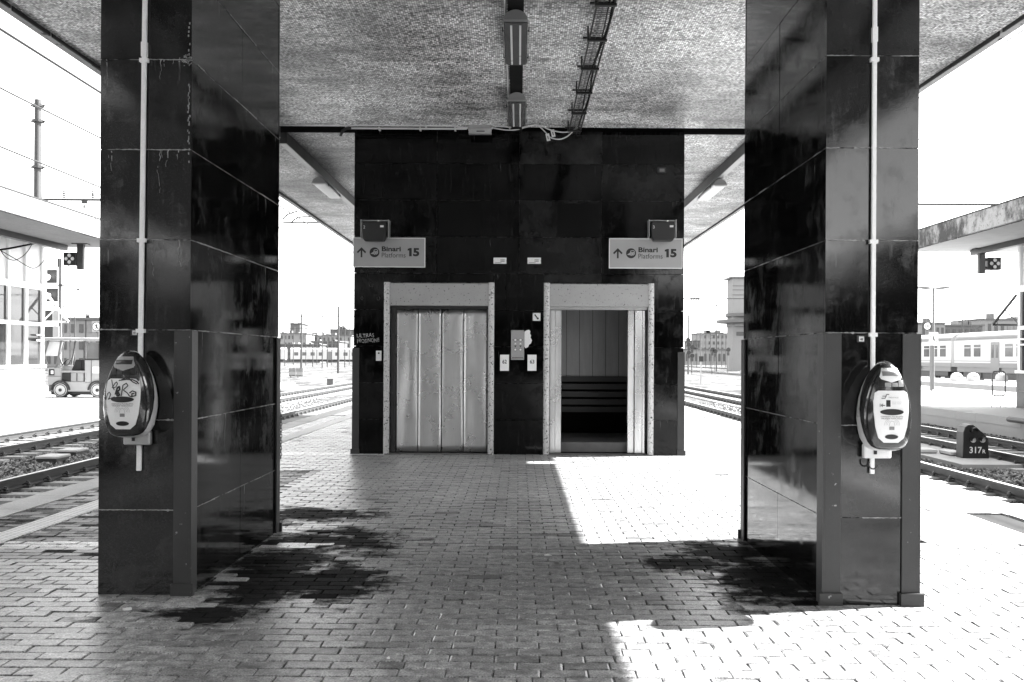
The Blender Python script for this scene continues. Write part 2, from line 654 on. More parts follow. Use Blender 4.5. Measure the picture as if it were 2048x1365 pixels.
near, rest = [], []
variants = [brick_mesh('brick', [(0, 0, BX / 2 - .0032, BY / 2 - .0042, .66 + .075 * k)]) for k in range(10)]
r0, r1 = int(3.2 / BY), int(24 / BY)
for r in range(r0, r1):
    y = r * BY
    off = BX / 2 if r % 2 else 0
    for (xa, xb) in ((-4.74, -4.36), (-4.09, 4.09), (4.36, 4.74)):
        k0 = math.floor((xa - off) / BX)
        x = k0 * BX + off
        while x < xb:
            a, b = max(x, xa), min(x + BX, xb)
            x += BX
            if b - a < .03:
                continue
            cx, hx = (a + b) / 2, (b - a) / 2 - .0032
            if in_patch(cx, y) or (14.8 < y < 19 and abs(cx) < 2.4):
                continue
            if rng.random() < .022 and hx > .1:            # broken brick: two pieces
                s = rng.uniform(-.04, .04)
                rest.append(((a + cx + s) / 2, y, (cx + s - a) / 2 - .002, BY / 2 - .0042, tone_at(cx, y)))
                rest.append(((b + cx + s) / 2, y, (b - cx - s) / 2 - .002, BY / 2 - .0042, tone_at(cx, y)))
                continue
            vis = abs(cx) < 1075 * y / FPX and y > 4.12
            if vis and len(near) < 300 and hx > .1:
                near.append((cx, y))
            else:
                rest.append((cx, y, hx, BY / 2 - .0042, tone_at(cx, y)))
for cx, cy in near:
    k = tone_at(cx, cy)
    o = bpy.data.objects.new('brick', variants[max(0, min(9, int((k - .66) / .075)))])
    COL.objects.link(o)
    o.parent = plat
    o.location = (cx, cy, rng.gauss(0, .0008))
    o.rotation_euler = (0, 0, R(rng.gauss(0, .25)) + (math.pi if rng.random() < .5 else 0))
kind(link('paving_bricks', brick_mesh('paving_bricks', rest), None, plat), 'stuff')
B(-4.74, 4.74, 3.0, 24.2, -.029, -.018).build('joint_sand', 'joint_sand', plat)
for (ya, yb) in ((-30, 2.95), (24.15, 44)):
    B(-4.74, 4.74, ya, yb, -.028, 0).build('paving_sheet', 'paving_sheet', plat)
B(3.35, 4.09, 7.72, 9.32, -.017, .002).build('repair_patch', 'asphalt_patch', plat)
# kerb stones and the pale guide strip on both edges
ks = {}
for sgn in (-1, 1):
    x0, x1 = sorted((sgn * 4.75, sgn * 5.15))
    for k in range(46):
        y = 2 + k * .9
        o = link('kerb_stone', ks.setdefault(sgn, B(x0, x1, .004, .896, -.3, .004).mesh('kerb_stone')), 'pebble_concrete', plat)
        o.location = (rng.gauss(0, .002), y, rng.gauss(0, .003))
    B(x0, x1, -30, 1.99, -.3, .003).build('kerb', 'pebble_concrete', plat)
    x0, x1 = sorted((sgn * 4.10, sgn * 4.352))
    for k in range(60):
        o = link('guide_tile', ks.setdefault(('t', sgn), B(x0, x1, .002, .398, -.03, .004).mesh('guide_tile')), 'tactile', plat)
        o.location = (0, 2 + k * .4, rng.gauss(0, .001))
    B(x0, x1, 26.0, 44, -.028, .003).build('guide_strip', 'tactile', plat)
    B(x0, x1, -30, 2, -.028, .003).build('guide_strip', 'tactile', plat)

for nm, sgn, yend in (('platform_left', -1, 46), ('platform_right', 1, 54)):
    x0, x1 = sorted((sgn * 12.72, sgn * 23.0))
    p = kind(B(x0, x1, -30, yend, -.8, -.005).build(nm, 'concrete_pale'), 'structure')
    x0, x1 = sorted((sgn * 12.70, sgn * 13.2))
    for k in range(50):
        o = link('kerb_stone', ks.setdefault(('p', sgn), B(x0, x1, .005, 1.195, -.22, .01).mesh('kerb_stone')), 'concrete_pale', p)
        o.location = (0, -6 + k * 1.2, rng.gauss(0, .004))
p = kind(B(28, 34.5, 30, 120, -.8, 0).build('platform_far_right', 'concrete_pale'), 'structure')
kind(B(8.05, 9.15, 17.2, 30, -.52, -.40).build('path_slab', 'concrete_pale'), 'structure')

RAIL = [(-.07, -.16), (.07, -.16), (.07, -.145), (.012, -.125), (.012, -.045), (.036, -.035), (.036, -.004), (-.036, -.004), (-.036, -.035), (-.012, -.045), (-.012, -.125), (-.07, -.145)]
sleeper_me = B(-1.25, 1.25, -.12, .12, -.14, 0).mesh('sleeper')


def track(xc, label, y0, y1, near0, near1, n_piece=True):
    t = thing('railway_track', label, 'track', (xc, 0, -.42), 'tracks of the station')
    for s in (-1, 1):
        x = xc + s * .7525
        rl = MB().prism([(x + a, ZR + b) for a, b in RAIL], y0, y1, 'Y').build('rail', 'rail_side', t)
        B(x - .034, x + .034, y0, y1, ZR - .0035, ZR).build('running_surface', 'rail_top', rl)
    k0, k1 = int(y0 / .6), int(y1 / .6)
    fa = MB()
    far = MB()
    for k in range(k0, k1):
        y = k * .6
        if near0 <= y <= near1 and n_piece:
            o = link('sleeper', sleeper_me, 'sleeper', t)
            o.location = (0, y, -.005 + rng.gauss(0, .004))
            o.rotation_euler = (0, 0, R(rng.gauss(0, .4)))
        elif y > near1:
            far.box(xc - 1.25, xc + 1.25, y - .12, y + .12, -.52, -.43)
        if near0 - 1 <= y <= near1 + 30:
            for s in (-1, 1):
                for q in (-1, 1):
                    x = xc + s * .7525 + q * .105
                    fa.box(x - .05, x + .05, y - .06, y + .06, -.424, -.40)
                    fa.cyl((x, y, -.40), (x, y, -.335), .02, n=6)
                    fa.tube([(x - q * .06, y - .035, -.385), (x, y - .04, -.355), (x + q * .03, y, -.385), (x, y + .04, -.355), (x - q * .06, y + .035, -.385)], .009, 4)
    kind(fa.build('rail_fasteners', 'bolt', t, fix=False), 'stuff')
    if far.v:
        kind(far.build('far_sleepers', 'sleeper', t, fix=False), 'stuff')
    return t


track(-6.47, 'track along the left edge of the paved platform, sleepers bare beside the kerb', -10, 220, 9.6, 36)
track(-10.62, 'second track to the left, in front of the kiosk platform', -10, 220, 14.4, 42)
track(6.18, 'track along the right edge of the paved platform, nearer the camera than the dwarf signal', -10, 220, 9.6, 36)
track(9.98, 'second track to the right, behind the dwarf signal', -10, 220, 14.4, 42)
track(-26.4, 'far left track running behind the kiosk platform', 20, 260, 60, 61)
track(25.4, 'far right track between the lamp post platform and the domes', 20, 260, 40, 41)
track(37.6, 'far right track under the standing train', 40, 260, 60, 61)

# loose ballast stones, joined: nobody could count them
nr = np.random.default_rng(3)


def stones(name, x0, x1, y0, y1, dens, parent=None):
    n = int((x1 - x0) * (y1 - y0) * dens)
    c = np.stack([nr.uniform(x0, x1, n), nr.uniform(y0, y1, n), np.full(n, -.478)], 1)
    base = np.array([(1, 0, 0), (-1, 0, 0), (0, 1, 0), (0, -1, 0), (0, 0, 1), (0, 0, -1)], float)
    sz = nr.uniform(.018, .042, (n, 1, 1)) * nr.uniform(.6, 1.25, (n, 6, 1))
    q = nr.normal(size=(n, 4))
    q /= np.linalg.norm(q, axis=1, keepdims=True)
    w, x, y, z = q.T
    Rm = np.stack([np.stack([1 - 2 * (y * y + z * z), 2 * (x * y - z * w), 2 * (x * z + y * w)], 1),
                   np.stack([2 * (x * y + z * w), 1 - 2 * (x * x + z * z), 2 * (y * z - x * w)], 1),
                   np.stack([2 * (x * z - y * w), 2 * (y * z + x * w), 1 - 2 * (x * x + y * y)], 1)], 1)
    v = np.einsum('nij,nkj->nki', Rm, base[None] * sz) + c[:, None, :]
    tri = np.array([(0, 2, 4), (2, 1, 4), (1, 3, 4), (3, 0, 4), (2, 0, 5), (1, 2, 5), (3, 1, 5), (0, 3, 5)])
    f = (tri[None] + 6 * np.arange(n)[:, None, None]).reshape(-1)
    me = bpy.data.meshes.new(name)
    me.vertices.add(6 * n)
    me.vertices.foreach_set('co', v.reshape(-1).astype(np.float32))
    me.loops.add(len(f))
    me.loops.foreach_set('vertex_index', f.astype(np.int32))
    me.polygons.add(8 * n)
    me.polygons.foreach_set('loop_start', np.arange(0, 24 * n, 3, dtype=np.int32))
    me.update(calc_edges=True)
    me.validate()
    o = link(name, me, 'ballast_stone', parent)
    kind(o, 'stuff')
    return o


tag(stones('ballast', -12.6, -5.2, 9.5, 22, 260), 'grey ballast stones lying between the rails on the left', 'ballast')
tag(stones('ballast', 5.2, 12.6, 9.5, 22, 260), 'grey ballast stones lying between the rails on the right', 'ballast')
tag(stones('ballast', -12.6, -5.2, 22, 42, 70), 'distant grey ballast stones between the tracks on the left', 'ballast')
tag(stones('ballast', 5.2, 12.6, 22, 42, 70), 'distant grey ballast stones between the tracks on the right', 'ballast')

# ------------------------------------------------------------------ canopies
CZ = 4.99


def canopy(label, xa, xb, z, ya, yb, fas, edge_mat, under='mosaic'):
    c = thing('platform_canopy', label, 'canopy', ((xa + xb) / 2, (ya + yb) / 2, z), 'concrete canopies over the platforms')
    B(xa + .12, xb - .12, ya, yb, z, z + .3).build('soffit', under, c)
    B(xa + .1, xb - .1, ya, yb, z + .3, z + .45).build('roof', 'concrete', c)
    for x0, x1, xi in ((xa, xa + .10, xa + .10), (xb - .10, xb, xb - .12)):
        L = 0
        y = ya
        while y < yb - .01:
            y2 = min(y + 3.0, yb)
            B(x0, x1, y + .006, y2 - .006, z - .03, z + fas).build('fascia_panel', edge_mat, c)
            y = y2
        B(x0 - .02, x1 + .02, ya, yb, z + fas, z + fas + .035).build('coping', 'tar', c)
        # dark ragged drip groove inside the edge
        g = MB()
        y = ya
        while y < yb:
            l = rng.uniform(.25, 1.2)
            g.box(xi, xi + .02, y, min(y + l, yb), z - .035 - rng.uniform(0, .012), z + .01)
            y += l + rng.uniform(0, .1)
        g.build('drip_groove', 'tar', c, fix=False)
    return c


main1 = canopy('mosaic-lined canopy overhead, carried by the two granite pillars', -5.2, 5.2, CZ, -26, 14.42, .5, 'fascia')
main2 = canopy('mosaic-lined canopy continuing behind the dark gap beside the lift tower', -5.2, 5.2, CZ, 14.76, 31.8, .5, 'fascia')
cl = canopy('pale chipped canopy over the kiosk on the left', -23, -12.75, 5.1, -26, 31.8, .52, 'fascia', 'soffit_dark')
cr = canopy('stained concrete canopy over the platform on the right', 12.75, 23, 5.1, -26, 31.8, .52, 'fascia_worn', 'concrete')
for c, xs in ((main2, (-3.68, 3.68)), (main1, (-3.68, 3.68))):
    ya, yb = (14.78, 31.7) if c is main2 else (-26, 14.4)
    for x in xs:
        bm_ = B(x - .055, x + .055, ya, yb, CZ - .18, CZ - .002).build('service_beam', 'steel_dark', c)
        B(x - .052, x + .052, ya, yb, CZ - .19, CZ - .181).build('cover_strip', 'galvanised', bm_)
B(-5.1, 5.1, 14.43, 14.75, CZ + .28, CZ + .32).build('gap_cover', 'black', main2)
B(-5.1, 5.1, 14.72, 14.75, CZ - .02, CZ + .28).build('gap_liner', 'black', main2)
for c, x in ((cl, -14.9), (cr, 14.9)):
    bm_ = B(x - .09, x + .09, -26, 31.2, 4.92, 5.098).build('service_beam', 'steel_dark', c)
    s = 1 if x > 0 else -1
    for k in range(8):
        y = 12 + 2.4 * k
        B(x + s * .14, x + s * .30, y, y + 2.0, 4.97, 5.06).build('tube_light', 'white_plastic', c)
B(-.125, .035, -20, 14.4, CZ - .07, CZ - .002).build('cable_channel', 'black', main1)
MB().cyl((-.15, -20, CZ - .03), (-.15, 14.4, CZ - .03), .012, n=8).build('conduit', 'cable_white', main1)

# ------------------------------------------------------------------ pillars
ZK = [-.02] + [.532 + .564 * k for k in range(8)] + [CZ - .003]


def lime(p, a, b, nrm, amount, drips, seed):
    """lime bled from a joint: a ragged crust along it and a few runs below"""
    r = random.Random(seed)
    a, b, n = Vector(a), Vector(b), Vector(nrm)
    L = (b - a).length
    m = MB()
    k = int(L / .012)
    up = Vector((0, 0, 1))
    prev = None
    on = r.random() < amount
    for i in range(k + 1):
        if r.random() < .10:
            on = r.random() < amount
        c = a.lerp(b, i / k) + n * .0042 + up * r.uniform(-.0015, .0015)
        h = r.uniform(.0008, .0038) * (2.2 if r.random() < .08 else 1)
        cur = (c + up * h, c - up * h)
        if prev and on:
            m.quad(prev[0], cur[0], cur[1], prev[1])
        prev = cur
    d = (b - a).normalized()
    for i in range(drips):
        c = a.lerp(b, r.uniform(.05, .95)) + n * .0045
        q = c + Vector((0, 0, 0))
        ln = r.uniform(.03, .28)
        w = r.uniform(.001, .004)
        z = 0
        while z < ln:
            st = r.uniform(.008, .02)
            sh = r.gauss(0, .004)
            q2 = q + d * sh - up * st
            w2 = max(.0008, w * (1 - z / ln) + r.uniform(-.001, .001))
            if r.random() < .85:
                m.quad(q - d * w, q + d * w, q2 + d * w2, q2 - d * w2)
            q, w = q2, w2
            z += st
    if m.v:
        m.build('lime_crust', 'lime', p, fix=False)


def guard(p, x, y, sx, sy, z1, w=.095):
    """steel angle hugging a corner; sx, sy point away from the pillar's body"""
    m = MB()
    th = .012
    m.box(*sorted((x + sx * .004, x - sx * w)), *sorted((y + sy * .003, y + sy * (.003 + th))), 0, z1)
    m.box(*sorted((x + sx * .005, x + sx * (.005 + th))), *sorted((y + sy * (.003 + th), y - sy * w)), 0, z1)
    g = m.build('corner_guard', 'steel_paint', p)
    B(*sorted((x + sx * .035, x - sx * (w + .01))), *sorted((y + sy * .002, y + sy * .035)), -.005, .075).build('guard_foot', 'steel_paint', g)
    return g


def pillar(label, x0, x1, y0, y1, inner, guards, zg):
    p = thing('granite_pillar', label, 'pillar', ((x0 + x1) / 2, (y0 + y1) / 2, 0), 'granite pillars carrying the canopy')
    T = .03
    B(x0 + .004, x1 - .004, y0 + .004, y1 - .004, -.02, CZ - .002).build('core', 'mortar', p)
    for i in range(len(ZK) - 1):
        za, zb = ZK[i] + .003, ZK[i + 1] - .003
        j = lambda: rng.uniform(-.0015, .0015)
        q = j()
        B(x0 - .001, x1 + .001, y0 - q, y0 + T, za, zb).build('granite_panel', 'granite_front', p)
        q = j()
        B(x0 - .001, x1 + .001, y1 - T, y1 + q, za, zb).build('granite_panel', 'granite', p)
        ym = (y0 + y1) / 2
        for xs, s in ((x0, -1), (x1, 1)):
            for a, b in ((y0 + T + .002, ym - .0015), (ym + .0015, y1 - T - .002)):
                q = j()
                B(*sorted((xs + s * q, xs - s * T)), a, b, za, zb).build('granite_panel', 'granite', p)
    for gx, gy in guards:
        x, sx = (x0, -1) if gx < 0 else (x1, 1)
        y, sy = (y0, -1) if gy < 0 else (y1, 1)
        guard(p, x, y, sx, sy, zg)
    return p


LX0, LX1, LY0, LY1 = -2.625, -2.057, 5.95, 8.13
RX0, RX1, RY0, RY1 = 1.872, 2.436, 5.80, 7.90
pl_ = pillar('black granite pillar on the left, with a scribbled ticket validator on it', LX0, LX1, LY0, LY1, 1, [(1, -1), (1, 1)], 1.655)
pr_ = pillar('black granite pillar on the right, its inner face catching the sunlit paving', RX0, RX1, RY0, RY1, -1, [(-1, -1), (1, -1), (-1, 1)], 1.655)

for i, z in enumerate(ZK[1:-1]):
    fa, dr = {1: (.35, 1), 2: (.7, 2), 3: (.9, 3), 4: (.95, 6), 5: (.75, 4), 6: (.5, 2)}.get(i, (.3, 0))
    lime(pl_, (LX0, LY0, z), (LX1, LY0, z), (0, -1, 0), fa, dr, 100 + i)
    lime(pl_, (LX1, LY0 + .1, z), (LX1, LY1 - .03, z), (1, 0, 0), .45, 2, 200 + i)
    lime(pr_, (RX0, RY0, z), (RX1, RY0, z), (0, -1, 0), .4, 0, 300 + i)
    lime(pr_, (RX0, RY0 + .1, z), (RX0, RY1 - .03, z), (-1, 0, 0), .15, 0, 400 + i)
# thick crust at the left pillar's upper corner, and the run down its edge
m = MB()
r_ = random.Random(5)
zc = ZK[6]
for k in range(40):
    x = LX1 - abs(r_.gauss(0, .035))
    z = zc + r_.gauss(0, .012)
    w, h = r_.uniform(.003, .012), r_.uniform(.002, .006)
    m.quad((x - w, LY0 - .005, z - h), (x + w * .6, LY0 - .005, z - h * .5), (x + w, LY0 - .005, z + h), (x - w * .5, LY0 - .005, z + h * .7))
for k in range(60):
    z = zc + .22 - k * .013 - (.1 if k > 20 else 0)
    if r_.random() < .6:
        w = r_.uniform(.001, .005)
        x = LX1 - .008 - r_.uniform(0, .012)
        m.quad((x - w, LY0 - .005, z), (x + w, LY0 - .005, z), (x + w, LY0 - .005, z + .015), (x - w, LY0 - .005, z + .013))
m.build('lime_crust', 'lime', pl_, fix=False)

# chain hanging on the left pillar's rear guard
m = MB()
cx, cy = LX1 + .035, LY1 - .03
for k in range(15):
    z = 1.0 - k * .026
    pts = []
    for a in range(10):
        tt = 2 * math.pi * a / 10
        dx, dz = .008 * math.cos(tt), .017 * math.sin(tt)
        pts.append((cx + dx, cy, z + dz) if k % 2 else (cx, cy + dx, z + dz))
    m.tube(pts, .0032, 5, True)
tag(m.build('chain', 'steel_dark', None, (cx, cy, .6)), 'short dark chain hanging down the rear edge of the left pillar', 'chain')


def conduit(label, pts, clamps, coupling, w, mat='conduit'):
    c = thing('conduit', label, 'conduit', pts[-1], 'white conduits running down the pillars')
    m = MB()
    for a, b in zip(pts, pts[1:]):
        m.bar(a, b, w, w * .8, (0, 1, 0))
    m.build('trunking', mat, c, bevel=.003)
    for z in clamps:
        a, b = Vector(pts[0]), Vector(pts[-1])
        f = (a.z - z) / (a.z - b.z)
        q = a.lerp(b, f)
        B(q.x - w * .95, q.x + w * .95, q.y - w * .55, q.y + w * .45, z - .012, z + .012).build('clamp', mat, c)
    a, b = Vector(pts[0]), Vector(pts[-1])
    q = a.lerp(b, (a.z - coupling) / (a.z - b.z))
    B(q.x - w * .62, q.x + w * .62, q.y - w * .5, q.y + w * .5, coupling - .045, coupling + .045).build('coupling', mat, c)
    return c


def on_plane(x, y, d):
    return at(x, y, d)


LF, RF = LY0 - .022, RY0 - .022
a, b = at(291, -60, LF), at(278, 942, LF)
a = b.lerp(a, (CZ - .005 - b.z) / (a.z - b.z))
conduit('white square conduit down the front of the left pillar to the scribbled validator', [a, b], [at(0, y, LF).z - .006 for y in (118, 478, 659)], at(0, 98, LF).z, .028)
a, b = at(1750, -60, RF), at(1744, 948, RF)
a = b.lerp(a, (CZ - .005 - b.z) / (a.z - b.z))
conduit('white square conduit down the front of the right pillar to the clean validator', [a, b], [at(1745, y, RF).z for y in (120, 484, 670)], at(1745, 70, RF).z, .026)


# ------------------------------------------------------------------ ticket validators
def interp(tab, x):
    for (a, fa), (b, fb) in zip(tab, tab[1:]):
        if x <= b:
            return fa + (fb - fa) * (x - a) / (b - a)
    return tab[-1][1]


VH, VW = .535, .142
WT = [(0, 0), (.004, .40), (.02, .60), (.05, .74), (.1, .85), (.2, .945), (.33, 1.0), (.46, .99), (.6, .91), (.73, .77), (.84, .59), (.92, .41), (.97, .25), (.993, .11), (1, 0)]
PROF = [(0, .80), (.05, .92), (.12, 1.0), (.165, 1.0), (.205, .965), (.23, .90), (.244, .80), (.254, .55), (.259, .25), (.26, 0)]
half = [(interp(WT, t_), t_) for t_ in [0, .004, .012, .02, .035, .05, .075, .1, .15, .2, .26, .33, .40, .46, .53, .6, .67, .73, .79, .84, .88, .92, .95, .97, .985, .993, 1]]
OUT = [(w * VW, (t_ - .42) * VH) for w, t_ in half] + [(-w * VW, (t_ - .42) * VH) for w, t_ in half[-2:0:-1]]
POL = sorted((math.atan2(b, a), math.hypot(a, b)) for a, b in OUT)
POL = [(POL[-1][0] - 2 * math.pi, POL[-1][1])] + POL + [(POL[0][0] + 2 * math.pi, POL[0][1])]


def front_depth(x, z):
    s = math.hypot(x, z) / interp(POL, math.atan2(z, x))
    inv = [(sc, d) for d, sc in PROF[:2:-1]]
    return interp(inv, min(s, 1.0))


def validator(label, X, Y, Z, scribble):
    v = thing('ticket_validator', label, 'validator', (X, Y, Z - .42 * VH - .05), 'ticket validators on the pillars')

    def P(x, z, d):
        return (X + x, Y - d, Z + z)
    n = len(OUT)

    def shell(fn, qs):
        m = MB()
        for q in qs:
            for x, z in OUT:
                t_ = z / VH + .42
                d = fn(t_, q)
                sc = interp(PROF, d)
                m.v.append(P(x * sc, z * sc, d))
        for i in range(len(qs) - 1):
            for k in range(n):
                m.f.append((i * n + k, i * n + (k + 1) % n, (i + 1) * n + (k + 1) % n, (i + 1) * n + k))
        return m
    split = lambda t_: .05 + .165 * (1 - t_) ** 1.3
    mb = shell(lambda t_, q: q * split(t_), [0, .2, .4, .6, .8, 1])
    mb.f.append(tuple(range(n)))
    mb.build('back_shell', 'shell_white', v, smooth=True)
    shell(lambda t_, q: split(t_) + .002 + q * (.2599 - split(t_) - .002), [0, .15, .3, .45, .58, .68, .76, .83, .88, .92, .95, .97, .985, .995, 1]).build('front_shell', 'shell_dark', v, smooth=True)

    def mp(x, z):
        return x * (1.2 if z < .06 else .98), 1.28 * z + .066

    def decal(name, poly, off, mat, parent=v, rings=5):
        poly = [mp(*p_) for p_ in poly]
        cx = sum(p[0] for p in poly) / len(poly)
        cz = sum(p[1] for p in poly) / len(poly)
        m = MB()
        k = len(poly)
        for r in range(rings, 0, -1):
            for x, z in poly:
                x, z = cx + (x - cx) * r / rings, cz + (z - cz) * r / rings
                m.v.append(P(x, z, front_depth(x, z) + off))
        m.v.append(P(cx, cz, front_depth(cx, cz) + off))
        for r in range(rings - 1):
            for j in range(k):
                m.f.append((r * k + j, r * k + (j + 1) % k, (r + 1) * k + (j + 1) % k, (r + 1) * k + j))
        for j in range(k):
            m.f.append(((rings - 1) * k + j, (rings - 1) * k + (j + 1) % k, rings * k))
        # a skirt gives the piece its thickness
        b0 = len(m.v)
        for x, z in poly:
            m.v.append(P(x, z, front_depth(x, z) - .004))
        for j in range(k):
            m.f.append((j, b0 + j, b0 + (j + 1) % k, (j + 1) % k))
        return m.build(name, mat, parent, smooth=True)

    def dense(poly, n=5):
        out = []
        for (a, b), (c, d) in zip(poly, poly[1:] + poly[:1]):
            out += [(a + (c - a) * i / n, b + (d - b) * i / n) for i in range(n)]
        return out

    def ell(cx, cz, rx, rz, n=24):
        return [(cx + rx * math.cos(2 * math.pi * k / n), cz + rz * math.sin(2 * math.pi * k / n)) for k in range(n)]

    def stroke(m, pts, w, off):
        fine = []
        pts = [mp(*p_) for p_ in pts]
        for (a, b), (c, d) in zip(pts, pts[1:]):
            fine += [(a + (c - a) * i / 4, b + (d - b) * i / 4) for i in range(4)]
        fine.append(pts[-1])
        n0 = len(m.v)
        for i, (x, z) in enumerate(fine):
            x2, z2 = fine[min(i + 1, len(fine) - 1)]
            x1, z1 = fine[max(i - 1, 0)]
            L = math.hypot(x2 - x1, z2 - z1) or 1
            nx, nz = -(z2 - z1) / L * w / 2, (x2 - x1) / L * w / 2
            for s in (1, -1):
                xx, zz = x + s * nx, z + s * nz
                m.v.append(P(xx, zz, front_depth(xx, zz) + off))
        for i in range(len(fine) - 1):
            m.f.append((n0 + 2 * i, n0 + 2 * i + 1, n0 + 2 * i + 3, n0 + 2 * i + 2))

    plate = decal('face_plate', dense([(-.062, .055), (.062, .055), (.078, .045), (.085, .01), (.085, -.04), (.077, -.11), (.062, -.16), (.035, -.182), (-.035, -.182), (-.062, -.16), (-.077, -.11), (-.085, -.04), (-.085, .01), (-.078, .045)], 3), .004, 'plate_grey')
    bez = decal('display_bezel', dense([(-.045, .158), (.045, .158), (.064, .118), (.058, .107), (0, .092), (-.058, .107), (-.064, .118)], 4), .005, 'bezel_grey' if scribble else 'plate_grey')
    decal('display', dense([(-.050, .143), (.050, .143), (.050, .122), (-.050, .122)], 4), .008, 'screen_glass' if scribble else 'print_grey', bez)
    for k, (xa, xb, za, zb) in enumerate(((-.073, -.043, .073, .103), (-.039, -.003, .073, .091), (.003, .039, .073, .091), (.043, .073, .073, .103))):
        decal('button', dense([(xa, za), (xb, za), (xb, zb - (.012 if k == 3 and 0 else 0)), (xa, zb)], 3), .005, 'slot_black' if scribble or k == 0 else 'bezel_grey', v, 2)
    decal('ticket_slot', ell(0, -.042, .057, .014), .007, 'slot_black', plate)
    decal('lower_slot', ell(0, -.155, .032, .011), .007, 'slot_black', plate)
    m = MB()
    for rr in (.022, .029, .036):
        for s in (1, -1):
            stroke(m, [(s * rr * math.cos(a_), -.098 + rr * .8 * math.sin(a_)) for a_ in [R(-10 + 12 * k) for k in range(7)]],   .0014, .0058)
    stroke(m, [(-.014, -.105), (-.010, -.088), (0, -.082), (.010, -.088), (.014, -.105)], .0018, .0058)
    m.build('contactless_mark', 'bezel_grey', plate, fix=False)
    decal('card_mark', dense([(-.012, -.123), (.012, -.123), (.012, -.108), (-.012, -.108)], 2), .0058, 'print_grey', plate, 2)

    def words(s, x, z, w, mat='ink', h=None):
        p, f = text_mb(s, w, h, .01)
        m = MB()
        q_ = [mp(x + a, z + b) for a, b in p]
        m.add([P(a, b, front_depth(a, b) + .0058) for a, b in q_], f)
        m.build('lettering', mat, plate, fix=False)
    words('CONVALIDA IL TUO BIGLIETTO', -.054, -.066, .108, h=.0055)
    words('VALIDATE YOUR TICKET', -.052, -.0745, .104, h=.0055)
    if scribble:
        m = MB()
        for pts, w in (([(-.085, -.045), (-.075, -.015), (-.066, -.008), (-.058, -.018), (-.066, -.036), (-.072, -.042), (-.050, -.034), (-.036, -.030)], .005),
                       ([(-.056, .05), (-.048, .02), (-.040, .002)], .005), ([(-.052, .012), (-.036, .034), (-.028, .04), (-.024, .03), (-.032, .016), (-.048, .01)], .005),
                       ([(-.034, -.02), (-.024, .012), (-.014, .018), (-.012, .004), (-.022, -.004), (-.012, -.022), (-.026, -.026), (-.022, .0)], .011),
                       ([(-.004, -.026), (.004, .024), (.02, .034), (.028, .022), (.006, .002), (.026, -.012), (.036, -.026), (.05, -.03)], .006),
                       ([(.036, -.012), (.05, -.002), (.066, -.008), (.066, -.024), (.048, -.028), (.048, -.014), (.06, -.014)], .007),
                       ([(-.018, .046), (.02, .052), (.05, .05), (.07, .04), (.078, .03)], .007), ([(-.006, .05), (.03, .06), (.066, .056), (.078, .044)], .005),
                       ([(.03, .062), (.05, .04), (.07, .03)], .006)):
            stroke(m, pts, w, .0068)
        m.build('marker_scribble', 'ink', plate, fix=False)
    else:
        m = MB()
        stroke(m, [(-.050, .020), (-.034, .020), (-.026, .038), (-.014, .038)], .006, .0058)
        stroke(m, [(-.046, .030), (-.026, .030)], .005, .0058)
        m.build('emblem', 'print_grey', plate, fix=False)
        words('TRENITALIA', -.018, .021, .05, 'bezel_grey', .006)
        decal('card_print', dense([(-.028, -.018), (-.008, -.018), (-.008, .012), (-.028, .012)], 2), .0058, 'ink', plate, 2)
        m = MB()
        stroke(m, [(-.034, -.012), (-.05, -.012)], .0045, .0058)
        stroke(m, [(-.044, -.005), (-.053, -.012), (-.044, -.019)], .003, .0058)
        stroke(m, [(-.057, -.004), (-.057, -.02)], .003, .0058)
        m.build('arrow_mark', 'ink', plate, fix=False)
        words('INSERIRE IL BIGLIETTO', .0, .002, .05, 'bezel_grey', .003)
        words('INSERT TICKET', .0, -.006, .045, 'bezel_grey', .003)
    # mounting plate with the lock hook
    zb = Z - .42 * VH
    b_ = B(X - .082, X + .082, Y - .05, Y - .003, zb - .055, zb + .03).build('mounting_plate', 'galvanised' if scribble else 'white_plastic', v, bevel=.006)
    pts = [(X - .02 + .028 * math.sin(a_) - .01, Y - .055, zb - .058 + .03 * (math.cos(a_) - 1)) for a_ in [R(-60 - 25 * k) for k in range(9)]]
    MB().tube(pts, .005, 6).build('hook', 'steel_dark', b_)
    B(X - .026, X - .008, Y - .058, Y - .049, zb - .03, zb + .0).build('lock', 'slot_black', b_)
    return v


p = at(279, 805, LF)
validator('dark oval ticket validator scribbled with marker pen, on the left pillar', p.x, LY0 - .018, at(0, 805, 5.8).z + .015, True)
p = at(1744, 828, RF)
validator('dark oval ticket validator with a clean white face, on the right pillar', p.x + .02, RY0 - .018, at(1745, 830, 5.66).z + .012, False)

for s, x0, y0, x1, y1, d, lab in (('47', 262, 659, 276, 672, LY0, 'tiny numbered tag 47 beside the left conduit clamp'), ('48', 1713, 671, 1728, 685, RY0, 'tiny numbered tag 48 beside the right conduit clamp')):
    a, b = at(x0, y1, d), at(x1, y0, d)
    g = thing('number_tag', lab, 'tag', (a.x, d, a.z), 'numbered tags on the pillars')
    B(a.x, b.x, d - .008, d - .002, a.z, b.z).build('backing', 'steel_dark', g)
    B(a.x + .012, b.x - .003, d - .010, d - .0085, a.z + .005, b.z - .008).build('card', 'paper', g)
    lettering(s, a.x + .018, d - .0115, a.z + .011, 'ink', g, width=.018, height=.014, bold=.03)

